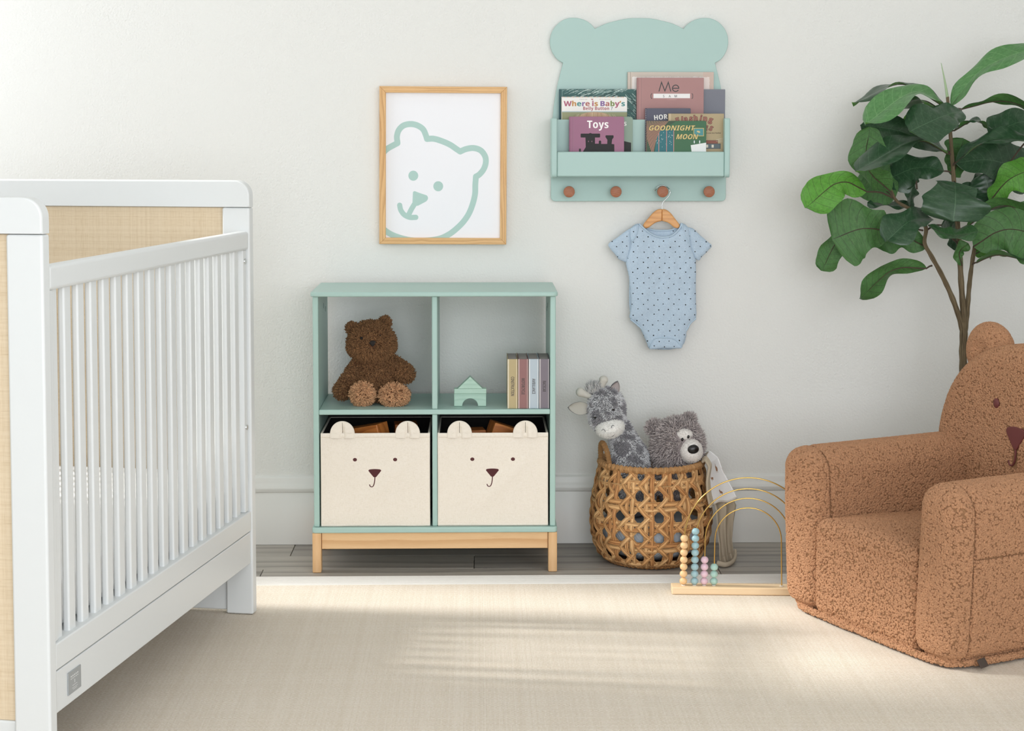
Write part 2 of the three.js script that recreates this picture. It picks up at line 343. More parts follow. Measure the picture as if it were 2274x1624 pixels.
// ---------------------------------------------------------------- crib
const whitePaint = std(0xdfe2e2, 0.36);
{
  const linen = (() => {
    const N = 768, r = mulberry(12), warp = Array.from({ length: N }, (_, i) => noise(i * 0.09, 3, 1) * 0.8 + r() * 0.8), weft = Array.from({ length: N }, (_, i) => noise(i * 0.09, 8, 2) * 0.8 + r() * 0.8);
    return (base, amp) => per(dataTexture(N, N, (i, j) => { const k = (warp[i] * (0.5 + noise(j * 0.02, i * 0.5, 4)) + weft[j] * (0.5 + noise(i * 0.02, j * 0.5, 6)) - 0.4) * amp + (((i >> 1) + (j >> 1)) % 2) * amp * 0.25; return base.map((c, n) => c - k * (1 + n * 0.25)); }), 0.3, 0.3);
  })();
  const fabric = std(0xffffff, 0.95, { map: linen([224, 205, 176], 13) });
  const crib = thing('crib', 'white slatted baby crib with beige linen end panels', 'crib', [-0.5369, 0.0043, 0.7159], THREE.MathUtils.degToRad(-10.7));
  const Wc = 0.735, L = 1.16, H = 1.05, t = 0.03;
  // an end: cap rail with rounded shoulders, two posts to the floor, fabric panel and a low board
  const end = (z, name) => {
    const e = new THREE.Group(); e.name = name; crib.add(e);
    const c = mesh('cap_rail', at(boxUV(slab(roundedRect(-Wc, 0.986, 0, H, [0.001, 0.001, 0.036, 0.036]), 0.032, 0.0035)), 0, 0, 0.016 + 0.015), whitePaint, e);
    c.position.z = z - 0.015;
    for (const x of [-0.034, -Wc + 0.034]) { const p = mesh('post', at(rbox(0.068, 0.984, 0.03, 0.005, 'y'), x, 0.4932, 0), whitePaint, e); p.position.z = z; }
    mesh('fabric_panel', at(rbox(Wc - 0.134, 0.985 - 0.12, 0.012, 0.002), -Wc / 2, 0.12 + (0.985 - 0.12) / 2, z - 0.002), fabric, e, 'beige linen panel');
    mesh('bottom_board', at(rbox(Wc - 0.138, 0.112, 0.02, 0.004), -Wc / 2, 0.064, z - 0.003), whitePaint, e);
  };
  end(0.015, 'headboard'); end(L - 0.015, 'footboard');
  const slatShape = (() => { const g = new RoundedBoxGeometry(0.013, 0.64, 0.030, 3, 0.004); return g; })();
  const steel = std(0xd6d8d8, 0.3, { metalness: 0.9 });
  const side = (x, name, front) => {
    const s = new THREE.Group(); s.name = name; crib.add(s);
    const z0 = 0.03, z1 = L - 0.03, len = z1 - z0, zm = (z0 + z1) / 2;
    mesh('top_rail', at(rbox(0.03, 0.044, len - 0.002, 0.007, 'z', 0, 3), x, 0.907, zm), whitePaint, s);
    mesh('bottom_rail', at(rbox(0.03, 0.048, len - 0.002, 0.003, 'z'), x, 0.231, zm), whitePaint, s);
    mesh('lower_board', at(rbox(0.026, 0.076, len - 0.002, 0.003, 'z'), x, 0.166, zm), whitePaint, s);
    for (const z of [z0 + 0.014, z1 - 0.014]) {
      const st = mesh('stile', at(rbox(0.022, 0.63, 0.024, 0.003, 'y'), x - 0.002, 0.57, z), whitePaint, s);
      if (front && z < 0.5) for (const y of [0.858, 0.46]) {
        const bolt = mesh('bolt', at(new THREE.CylinderGeometry(0.0062, 0.0068, 0.003, 20), x + 0.0105, y, z, 0, 0, -Math.PI / 2), steel, st, 'small round metal bolt head');
      }
    }
    for (let k = 0; k < 18; k++) { const o = mesh('slat', slatShape, whitePaint, s); o.position.set(x - 0.003, 0.572, 0.089 + k * 0.05885); }
  };
  side(-0.017, 'side_rail', true); side(-Wc + 0.017, 'side_rail', false);
  const plateTex = canvasTexture(128, 256, (c, w, h) => {
    c.fillStyle = '#aaafb2'; c.fillRect(0, 0, w, h); c.fillStyle = '#e3e6e8';
    for (let k = 0; k < 5; k++) { c.fillRect(24 + k * 16, 52, 11, 16); c.fillRect(24 + k * 16, 82, 11, 10); }
    c.fillRect(60, 112, 6, 40); c.fillRect(40, 168, 48, 6); c.fillRect(36, 196, 56, 5); c.fillRect(44, 214, 40, 5);
  });
  const plate = at(rbox(0.0022, 0.0415, 0.056, 0.0009), -0.0028, 0.1665, 1.052);
  { const p = plate.attributes.position, uv = plate.attributes.uv; for (let i = 0; i < p.count; i++) uv.setXY(i, (1.08 - p.getZ(i)) / 0.056, (p.getY(i) - 0.1457) / 0.0415); }
  mesh('label_plate', plate, std(0xffffff, 0.4, { map: plateTex, metalness: 0.35 }), crib, 'small grey maker plate on the lower board');

  // mattress, a thing of its own, inside the crib
  const sheetBump = per(dataTexture(256, 256, (i, j) => { const k = 128 + noise(i * 0.1, j * 0.1, 2) * 90; return [k, k, k]; }, false), 0.2, 0.2);
  const mattress = thing('crib_mattress', 'white fitted mattress lying inside the crib', 'mattress', [-0.5369, 0.0043, 0.7159], THREE.MathUtils.degToRad(-10.7));
  mesh('pad', at(rbox(Wc - 0.09, 0.115, L - 0.09, 0.03, 'x', 0, 5), -Wc / 2, 0.3, L / 2), std(0xf6f7f7, 0.85, { bumpMap: sheetBump, bumpScale: 0.0012 }), mattress);
  mesh('support_board', at(rbox(Wc - 0.07, 0.012, L - 0.068, 0.003), -Wc / 2, 0.2355, L / 2), whitePaint, mattress);
}

// ---------------------------------------------------------------- bookcase, bins and what stands in it
const sageMat = std(0xa9c7bf, 0.4);
const paleWood = per(woodTexture(21, [236, 199, 152], [206, 156, 103], 5, 0.75), 0.6, 0.15);
const pineMat = std(0xffffff, 0.5, { map: paleWood });
const ZF = 0.335, BX = -0.114;
{
  const F = 0.335, x = (px) => px;
  const bc = thing('bookcase', 'sage green four-compartment bookcase on a pale pine base against the wall', 'bookcase', [BX, 0, 0]);
  const y = { top: 0.7493, topUnder: 0.7374, shelf: 0.4362, shelfUnder: 0.4224, slab: 0.1223, slabUnder: 0.1077, apron: 0.0623 };
  const w = 0.6517, depth = 0.298, zb = ZF - depth, zm = ZF - depth / 2;
  const cornered = (pw, pd, th, r) => { const g = new THREE.ExtrudeGeometry(roundedRect(-pw / 2, -pd, pw / 2, 0, [0.004, 0.004, r, r]), { depth: th - 0.006, bevelEnabled: true, bevelThickness: 0.003, bevelSize: 0.003, bevelOffset: -0.003, bevelSegments: 3, curveSegments: 10 }); g.translate(0, 0, 0.003); g.rotateX(-Math.PI / 2); g.scale(1, 1, -1); const idx = g.index; if (!idx) { const p = g.attributes; for (const k of Object.keys(p)) { const a = p[k], s = a.itemSize; for (let i = 0; i < a.count; i += 3) for (let c = 0; c < s; c++) { const t = a.array[(i + 1) * s + c]; a.array[(i + 1) * s + c] = a.array[(i + 2) * s + c]; a.array[(i + 2) * s + c] = t; } } } return g; };
  mesh('top_board', at(cornered(w, depth + 0.006, y.top - y.topUnder, 0.012), 0, y.topUnder, ZF + 0.003), sageMat, bc);
  const sx = 0.6517 / 2 - 0.0125, th = 0.0148;
  for (const s of [-1, 1]) {
    const p = mesh('side_panel', at(rbox(th, y.topUnder - y.slab, depth - 0.012, 0.003, 'y'), s * sx, (y.topUnder + y.slab) / 2, zm - 0.003), sageMat, bc);
    for (const [sy, sz] of [[0.055, 0.07], [0.04, 0.13]]) mesh('screw_cap', at(rbox(0.0008, 0.014, 0.007, 0.0003), s * (sx - th / 2 - 0.0002), y.topUnder - sy, zb + sz), std(0x5f8377, 0.5), p);
  }
  mesh('shelf', at(rbox(sx * 2 - th, y.shelf - y.shelfUnder, depth - 0.012, 0.003), 0, (y.shelf + y.shelfUnder) / 2, zm - 0.003), sageMat, bc);
  const dx = -0.1135 - BX;
  mesh('divider', at(rbox(th, y.topUnder - y.shelf, depth - 0.016, 0.003, 'y'), dx, (y.topUnder + y.shelf) / 2, zm - 0.004), sageMat, bc);
  mesh('divider', at(rbox(th - 0.001, y.shelfUnder - y.slab, depth - 0.016, 0.003, 'y'), dx - 0.0003, (y.shelfUnder + y.slab) / 2, zm - 0.004), sageMat, bc);
  mesh('base_board', at(cornered(w - 0.001, depth + 0.004, y.slab - y.slabUnder, 0.01), 0, y.slabUnder, ZF + 0.002), sageMat, bc);
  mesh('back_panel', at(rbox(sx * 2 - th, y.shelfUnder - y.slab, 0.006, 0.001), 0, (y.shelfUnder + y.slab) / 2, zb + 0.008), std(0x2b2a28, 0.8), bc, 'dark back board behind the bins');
  const leg = rbox(0.0235, y.slabUnder - 0.0004, 0.034, 0.003, 'y');
  for (const lx of [-w / 2 + 0.0125, w / 2 - 0.0125]) for (const lz of [ZF - 0.018, zb + 0.02]) { const l = mesh('leg', leg, pineMat, bc); l.position.set(lx, y.slabUnder / 2 + 0.0002, lz); }
  const an = () => rbox(w - 0.05, y.slabUnder - y.apron, 0.018, 0.002, 'x', 0.11);
  mesh('apron', at(an(), 0, (y.slabUnder + y.apron) / 2, ZF - 0.019), std(0xffffff, 0.5, { map: per(woodTexture(8, [232, 192, 143], [201, 147, 95], 2.2, 0.9), 0.62, 0.1) }), bc);
  mesh('apron', at(an(), 0, (y.slabUnder + y.apron) / 2, zb + 0.02), pineMat, bc);
  for (const s of [-1, 1]) mesh('side_rail', at(rbox(0.016, y.slabUnder - y.apron, depth - 0.07, 0.002, 'z'), s * (w / 2 - 0.0125), (y.slabUnder + y.apron) / 2, zm), pineMat, bc);

  // ---- two canvas bins with sewn-on ears and a printed face
  const N = 512, canvasMap = (face) => canvasTexture(1024, 1024, (c, W, H) => {
    c.fillStyle = '#efe7da'; c.fillRect(0, 0, W, H);
    const r = mulberry(face ? 3 : 4);
    for (let k = 0; k < 15000; k++) { c.fillStyle = r() < 0.5 ? 'rgba(255,252,244,0.22)' : 'rgba(190,176,152,0.16)'; const hz = r() < 0.5; c.fillRect(r() * W, r() * H, hz ? 6 + r() * 20 : 1.6, hz ? 1.6 : 6 + r() * 20); }
    if (!face) return;
    const px = (u) => u * W, py = (v) => v * H;      // u, v measured on the front panel from its top left
    c.fillStyle = '#5a3434';
    for (const u of [0.313, 0.682]) { c.beginPath(); c.arc(px(u), py(0.281), 19, 0, 7); c.fill(); }
    c.fillStyle = '#542b2d'; c.strokeStyle = '#542b2d'; c.lineJoin = 'round'; c.lineWidth = 26;
    c.beginPath(); c.moveTo(px(0.45), py(0.398)); c.quadraticCurveTo(px(0.495), py(0.39), px(0.54), py(0.398)); c.lineTo(px(0.5), py(0.455)); c.quadraticCurveTo(px(0.495), py(0.46), px(0.49), py(0.455)); c.closePath(); c.fill(); c.stroke();
    c.lineWidth = 9; c.lineCap = 'round';
    c.beginPath(); c.moveTo(px(0.496), py(0.46)); c.bezierCurveTo(px(0.494), py(0.52), px(0.488), py(0.572), px(0.466), py(0.572)); c.quadraticCurveTo(px(0.45), py(0.572), px(0.447), py(0.55)); c.stroke();
  });
  const clothBump = per(dataTexture(256, 256, (i, j) => { const k = 128 + ((i >> 1) % 2 ? 30 : -30) + ((j >> 1) % 2 ? 30 : -30) + noise(i * 0.3, j * 0.3, 1) * 40; return [k, k, k]; }, false), 0.18, 0.18);
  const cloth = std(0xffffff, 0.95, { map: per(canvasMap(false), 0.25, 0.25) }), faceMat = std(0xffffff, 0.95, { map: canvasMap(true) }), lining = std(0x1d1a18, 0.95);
  cloth.map.wrapS = cloth.map.wrapT = THREE.RepeatWrapping;
  const bins = [[-0.4157, -0.1273, 'left'], [-0.1057, 0.1865, 'right']];
  const yb = y.slab + 0.0006, yt = 0.3727, hgt = yt - yb;
  const earPx = [[[-0.3583], [-0.1854]], [[-0.0481], [0.1265]]];
  bins.forEach(([x0, x1], bi) => {
    const cx = (x0 + x1) / 2, bw = x1 - x0, bd = 0.262, zf = 0.322, s = bi * 7.3;
    const bin = thing('fabric_bin', bi ? 'cream fabric bin with bear face and ears, in the compartment under the books' : 'cream fabric bin with bear face and ears, in the compartment under the brown teddy', 'storage bin', [cx, yb, 0], 0, 'bear-faced fabric bins in the bookcase');
    const bulge = (u, v) => { const e = Math.sin(Math.PI * u) * Math.sin(Math.PI * v); return 0.004 * e + 0.0022 * noise(u * 2.6 + s, v * 2.6, s) * smooth(0, 0.12, u) * smooth(1, 0.88, u) * smooth(0, 0.1, v) + 0.0028 * Math.exp(-(((u - 0.62 - (v - 0.5) * 0.9) / 0.09) ** 2)) * e; };
    mesh('front_panel', sheet((u, v) => [-bw / 2 + bw * u, hgt * v, zf + bulge(u, v)], 48, 48), faceMat, bin, 'cream front with two eyes, a nose and a hooked mouth');
    const wall = (w2, d2, px2, pz2) => at(rbox(w2, hgt, d2, 0.002), px2, hgt / 2, pz2);
    mesh('side_wall', wall(0.004, bd, -bw / 2 + 0.002, zf - bd / 2), cloth, bin); mesh('side_wall', wall(0.004, bd, bw / 2 - 0.002, zf - bd / 2), cloth, bin);
    mesh('back_wall', wall(bw, 0.004, 0, zf - bd), cloth, bin);
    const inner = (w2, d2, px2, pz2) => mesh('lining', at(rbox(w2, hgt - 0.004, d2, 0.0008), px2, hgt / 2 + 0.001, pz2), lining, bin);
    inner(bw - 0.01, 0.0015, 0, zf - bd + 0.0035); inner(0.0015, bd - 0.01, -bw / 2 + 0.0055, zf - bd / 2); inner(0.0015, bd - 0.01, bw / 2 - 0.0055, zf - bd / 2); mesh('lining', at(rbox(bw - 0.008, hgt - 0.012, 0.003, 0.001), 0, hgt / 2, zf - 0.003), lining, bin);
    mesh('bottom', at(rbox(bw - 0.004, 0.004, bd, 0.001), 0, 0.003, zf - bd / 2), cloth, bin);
    const band = (yy, h2, wob) => { const pts = []; for (let k = 0; k <= 24; k++) { const u = k / 24; pts.push([-bw / 2 + bw * u, yy + wob * noise(u * 4 + s, yy * 30, 2), zf + bulge(u, clamp(yy / hgt, 0, 1)) + 0.0008]); } return pts; };
    const ribbon = (yy, h2, wob) => { const c = band(yy, h2, wob); return sheet((u, v) => { const k = Math.min(23, Math.floor(u * 24)), f = u * 24 - k, a = c[k], b = c[k + 1], t = v * Math.PI * 2; return [a[0] + (b[0] - a[0]) * f, a[1] + (b[1] - a[1]) * f + Math.cos(t) * h2 / 2, a[2] + (b[2] - a[2]) * f - Math.sin(t) * 0.0022]; }, 48, 14, (u, v) => [u * bw, v * 0.02]); };
    mesh('rim_band', merge(ribbon(hgt - 0.0055, 0.012, 0.0012), at(rbox(0.006, 0.012, bd, 0.002), -bw / 2 + 0.002, hgt - 0.0055, zf - bd / 2), at(rbox(0.006, 0.012, bd, 0.002), bw / 2 - 0.002, hgt - 0.0055, zf - bd / 2), at(rbox(bw, 0.012, 0.006, 0.002), 0, hgt - 0.0055, zf - bd)), cloth, bin);
    mesh('bottom_binding', ribbon(0.004, 0.007, 0.0014), cloth, bin);
    for (const sx2 of [-1, 1]) mesh('edge_piping', tube([[sx2 * (bw / 2 - 0.0006), 0.002, zf - 0.0005], [sx2 * (bw / 2 - 0.001), hgt / 2, zf], [sx2 * (bw / 2 - 0.0006), hgt - 0.002, zf - 0.0005]], 0.0016, 12, 6), cloth, bin);
    earPx[bi].forEach(([ex], ei) => { // an ear: two lobes of doubled cloth that meet in a pleat
      const e = new THREE.Group(); e.name = 'ear'; e.position.set(ex - cx, hgt - 0.0118, zf + 0.0045); bin.add(e);
      for (const sgn of [-1, 1]) {
        const lobe = sheet((u, v) => {
          const a = Math.PI * 0.5 * u, R = 0.0305 + 0.0008 * noise(u * 3 + s, ei * 5, 4), rr = v;
          const xx = sgn * (Math.cos(a) * R * rr + 0.0005), yy = 0.0115 + Math.sin(a) * R * 1.03 * rr;
          return [xx, yy, 0.004 * Math.sin(Math.PI * clamp(Math.abs(xx) / R, 0, 1)) * (1 - 0.3 * rr) - 0.005 * Math.exp(-((xx / 0.006) ** 2)) * (1 - smooth(0.02, 0.04, yy)) + 0.0012 * noise(xx * 90 + s, yy * 90, ei)];
        }, 14, 12, (u, v) => [Math.cos(Math.PI * 0.5 * u) * 0.03 * v, Math.sin(Math.PI * 0.5 * u) * 0.03 * v]);
        const stem = sheet((u, v) => [sgn * (0.0005 + 0.03 * u), 0.0118 * v, 0.004 * Math.sin(Math.PI * u) - 0.005 * Math.exp(-(((0.03 * u) / 0.006) ** 2))], 10, 4);
        const back = lobe.clone(); back.translate(0, 0, -0.0035);
        const edge = []; for (let k = 0; k <= 16; k++) { const a = (Math.PI * 0.5 * k) / 16; edge.push([sgn * Math.cos(a) * 0.0305, 0.0115 + Math.sin(a) * 0.0314, -0.0013]); }
        edge.unshift([sgn * 0.0305, 0.0005, -0.0013]);
        mesh('ear_fold', merge(lobe, back, stem, tube(edge, 0.0024, 20, 6)), cloth, e);
      }
    });
  });

  // ---- orange-brown wooden blocks that look out of the bins
  const blockWood = [per(woodTexture(41, [196, 122, 60], [142, 76, 30], 6, 0.9, 512, 256), 0.25, 0.12), per(woodTexture(44, [178, 102, 46], [122, 62, 24], 5, 0.9, 512, 256), 0.25, 0.12)].map((map) => std(0xffffff, 0.45, { map }));
  const block = (label, pos, size, turn, m = 0) => { const o = mesh('wooden_block', rbox(...size, 0.003, 'x', size[0] * 9), blockWood[m]); o.position.set(...pos); o.rotation.set(...turn); return tag(o, label, 'toy block'); };
  block('tilted orange-brown wooden block between the ears of the bin under the teddy', [-0.3016, 0.3534, 0.25], [0.12, 0.055, 0.055], [0.05, -0.5, 0.24], 0);
  block('upright dark wooden block at the right ear of the bin under the teddy', [-0.1963, yb + 0.131, 0.19], [0.062, 0.25, 0.06], [0, 0.1, 0], 1);
  block('wooden block standing deep in the bin under the teddy', [-0.3135, yb + 0.108, 0.236], [0.055, 0.2, 0.055], [0, 0.3, 0], 1);
  block('low wooden block beside the left ear of the bin under the books', [-0.0107, yb + 0.1245, 0.21], [0.06, 0.235, 0.055], [0, 0.15, 0], 0);
  block('large leaning wooden block by the right ear of the bin under the books', [0.0698, 0.3494, 0.235], [0.085, 0.06, 0.06], [0, 0.25, -0.34], 0);
  block('wooden block standing deep in the bin under the books', [0.0703, yb + 0.105, 0.2], [0.055, 0.195, 0.055], [0, 0.3, 0], 1);

  // ---- toy arch, plank and roof block
  const mint = [0, 1, 2].map((k) => std(0xffffff, 0.5, { map: per(woodTexture(60 + k * 3, [181, 212, 196], [140, 178, 162], 3.2, 0.7, 512, 256), 0.09, 0.05) }));
  const zt = 0.275, ys = y.shelf + 0.0004, U = 1 / 835.1648, tx = -0.0201;
  const archS = new THREE.Shape(); { const hw = 36 * U, h = 28 * U, r = 17.5 * U; archS.moveTo(-hw, 0); archS.lineTo(-r, 0); archS.absarc(0, 0, r, Math.PI, 0, true); archS.lineTo(hw, 0); archS.lineTo(hw, h); archS.lineTo(-hw, h); archS.closePath(); }
  const aO = mesh('toy_arch', slab(archS, 0.03, 0.0012), mint[0]); aO.position.set(tx, ys, zt); tag(aO, 'mint green wooden arch block standing on the bookcase shelf', 'toy block');
  const pO = mesh('toy_plank', rbox(72 * U, 11 * U, 0.03, 0.0012), mint[1]); pO.position.set(tx + 0.0005, ys + 33.7 * U, zt - 0.015); tag(pO, 'flat mint green wooden plank block lying across the small arch', 'toy block');
  const rO = mesh('toy_roof', slab([[-28 * U, 0], [28 * U, 0], [0, 27 * U]], 0.03, 0.001), mint[2]); rO.position.set(tx, ys + 39.4 * U, zt); tag(rO, 'mint green triangular roof block on top of the plank block', 'toy block');

  // ---- four small board books with lettered spines
  const zs = 0.318, bookH = 0.1324, bx = 0.0787, bwid = 0.1124 / 4;
  [['CONSTRUCTION', '#b7a67c', 'tan', 0.30, 0.66], ['MOTORCYCLE', '#906664', 'dusty red', 0.32, 0.62], ['AMBULANCE', '#b4c1ca', 'pale blue', 0.34, 0.62], ['RACECAR', '#797079', 'mauve', 0.4, 0.44]].forEach(([word, color, name], k) => {
    const b = thing('board_book', `slim ${name} board book, spine out, ${['first of the four by the divider side', 'second of the four, between tan and pale blue', 'third of the four, between red and mauve', 'last of the four, against the side panel'][k]}`, 'book', [bx + bwid * (k + 0.5), ys, zs], 0, 'small board books on the bookcase shelf');
    const tex = canvasTexture(192, 1024, (c, W, H) => {
      c.fillStyle = color; c.fillRect(0, 0, W, H); c.fillStyle = 'rgba(255,250,240,0.55)'; c.fillRect(0, 0, 20, H); c.fillRect(W - 22, 0, 10, H); c.fillStyle = 'rgba(255,255,255,0.3)'; c.fillRect(20, 0, 10, H);
      c.save(); c.translate(W * 0.5, H * 0.55); c.rotate(Math.PI / 2); c.scale(0.62, 1); c.font = 'bold 84px sans-serif'; c.fillStyle = '#3a3434'; c.textAlign = 'center'; c.textBaseline = 'middle'; c.fillText(word, 0, 0); c.restore();
    });
    const w2 = bwid - 0.0012, d = 0.13, cov = std(new THREE.Color(color).multiplyScalar(0.95), 0.5);
    const sp = at(rbox(w2, bookH, 0.003, 0.0012), 0, bookH / 2, -0.0015); { const p = sp.attributes.position, uv = sp.attributes.uv; for (let i = 0; i < p.count; i++) uv.setXY(i, p.getX(i) / w2 + 0.5, p.getY(i) / bookH); }
    mesh('spine', sp, std(0xffffff, 0.5, { map: tex }), b, `${name} spine lettered ${word}`);
    for (const s of [-1, 1]) mesh('cover', at(rbox(0.002, bookH, d, 0.0008), s * (w2 / 2 - 0.001), bookH / 2, -d / 2 - 0.001), cov, b);
    mesh('pages', at(rbox(w2 - 0.005, bookH - 0.002, d - 0.004, 0.0006), 0, bookH / 2, -d / 2 - 0.001), std(0xa59c9a, 0.85), b, 'grey page edges');
  });
}

// ---------------------------------------------------------------- framed print
{
  const z = 0.003, w = 0.2835 * 1.27, pts = 0;
  const corner = { x0: -0.2741, x1: 0.0823, y0: 0.8558, y1: 1.2975 };
  const W = corner.x1 - corner.x0, H = corner.y1 - corner.y0, bar = 0.0178, dep = 0.024;
  const fr = thing('wall_picture', 'light oak picture frame with a mint line drawing of a bear', 'picture', [(corner.x0 + corner.x1) / 2, (corner.y0 + corner.y1) / 2, 0.002], 0);
  fr.rotation.z = -0.0055;
  const oak = (k) => std(0xffffff, 0.5, { map: per(woodTexture(90 + k, [226, 182, 126], [188, 138, 84], 7, 1.0, 1024, 128), 0.4, 0.05) });
  const oaks = [oak(0), oak(1)];
  const side = (len, k, x, y, turn) => { // mitred bar
    const s = new THREE.Shape([new THREE.Vector2(-len / 2, bar / 2), new THREE.Vector2(len / 2, bar / 2), new THREE.Vector2(len / 2 - bar, -bar / 2), new THREE.Vector2(-len / 2 + bar, -bar / 2)]);
    const g = boxUV(slab(s, dep, 0.0011), 'x', k * 0.17); at(g, x, y, dep, 0, 0, turn); mesh('frame_bar', g, oaks[k % 2], fr);
  };
  side(W, 0, 0, H / 2 - bar / 2, 0); side(W, 2, 0, -H / 2 + bar / 2, Math.PI); side(H, 1, -W / 2 + bar / 2, 0, Math.PI / 2); side(H, 3, W / 2 - bar / 2, 0, -Math.PI / 2);
  const iw = W - 2 * bar + 0.004, ih = H - 2 * bar + 0.004;
  const art = canvasTexture(1024, 1260, (c, w2, h2) => { // a bear drawn in one broad mint line; coordinates: crop of the photo 148..1187 by 178..1496
    c.fillStyle = '#f7f7fb'; c.fillRect(0, 0, w2, h2);
    const k = w2 / 1039, ky = h2 / 1318, X = (x) => (x - 148) * k, Y = (y) => (y - 178) * ky;
    c.strokeStyle = c.fillStyle = '#b4d2cb'; c.lineWidth = 52 * k; c.lineJoin = 'round'; c.lineCap = 'round';
    const path = (p) => { const cv = new THREE.CatmullRomCurve3(p.map(([a, b]) => V(X(a), Y(b), 0)), false, 'centripetal').getPoints(120); cv.forEach((q, i) => (i ? c.lineTo(q.x, q.y) : c.moveTo(q.x, q.y))); };
    c.beginPath(); path([[110, 745], [165, 690], [225, 655], [258, 637]]); path([[258, 637], [253, 575], [270, 520], [310, 480], [370, 465], [430, 475], [485, 510], [510, 560], [522, 598]]);
    path([[522, 598], [580, 596], [650, 615], [730, 650], [790, 690], [820, 710]]); path([[820, 710], [870, 688], [940, 678], [1005, 700], [1045, 755], [1050, 810], [1030, 870], [990, 918], [962, 935]]);
    path([[962, 935], [957, 1010], [955, 1090], [935, 1180], [900, 1270], [850, 1345], [780, 1415], [720, 1460], [640, 1497], [520, 1515], [400, 1515], [300, 1497], [200, 1460], [140, 1420], [100, 1380]]); c.stroke();
    for (const [x, y] of [[400, 930], [624, 1024]]) { c.beginPath(); c.arc(X(x), Y(y), 44 * k, 0, 7); c.fill(); }
    c.lineWidth = 30 * k; c.beginPath(); c.moveTo(X(412), Y(1085)); c.quadraticCurveTo(X(450), Y(1100), X(512), Y(1120)); c.quadraticCurveTo(X(525), Y(1135), X(505), Y(1150)); c.lineTo(X(440), Y(1185)); c.quadraticCurveTo(X(420), Y(1190), X(408), Y(1175)); c.closePath(); c.fill(); c.stroke();
    c.lineWidth = 46 * k; c.beginPath(); path([[415, 1180], [385, 1230], [360, 1280]]); c.stroke(); c.beginPath(); path([[278, 1197], [288, 1240], [320, 1283], [370, 1306], [423, 1306]]); c.stroke();
  });
  mesh('print', at((() => { const g = new THREE.BoxGeometry(iw, ih, 0.002); return g; })(), 0, 0, 0.0125), std(0xffffff, 0.7, { map: art }), fr, 'white print with the mint outline of a bear');
  mesh('backing_board', at(new THREE.BoxGeometry(W - 0.012, H - 0.012, 0.006), 0, 0, 0.006), std(0x8a7355, 0.9), fr);
}

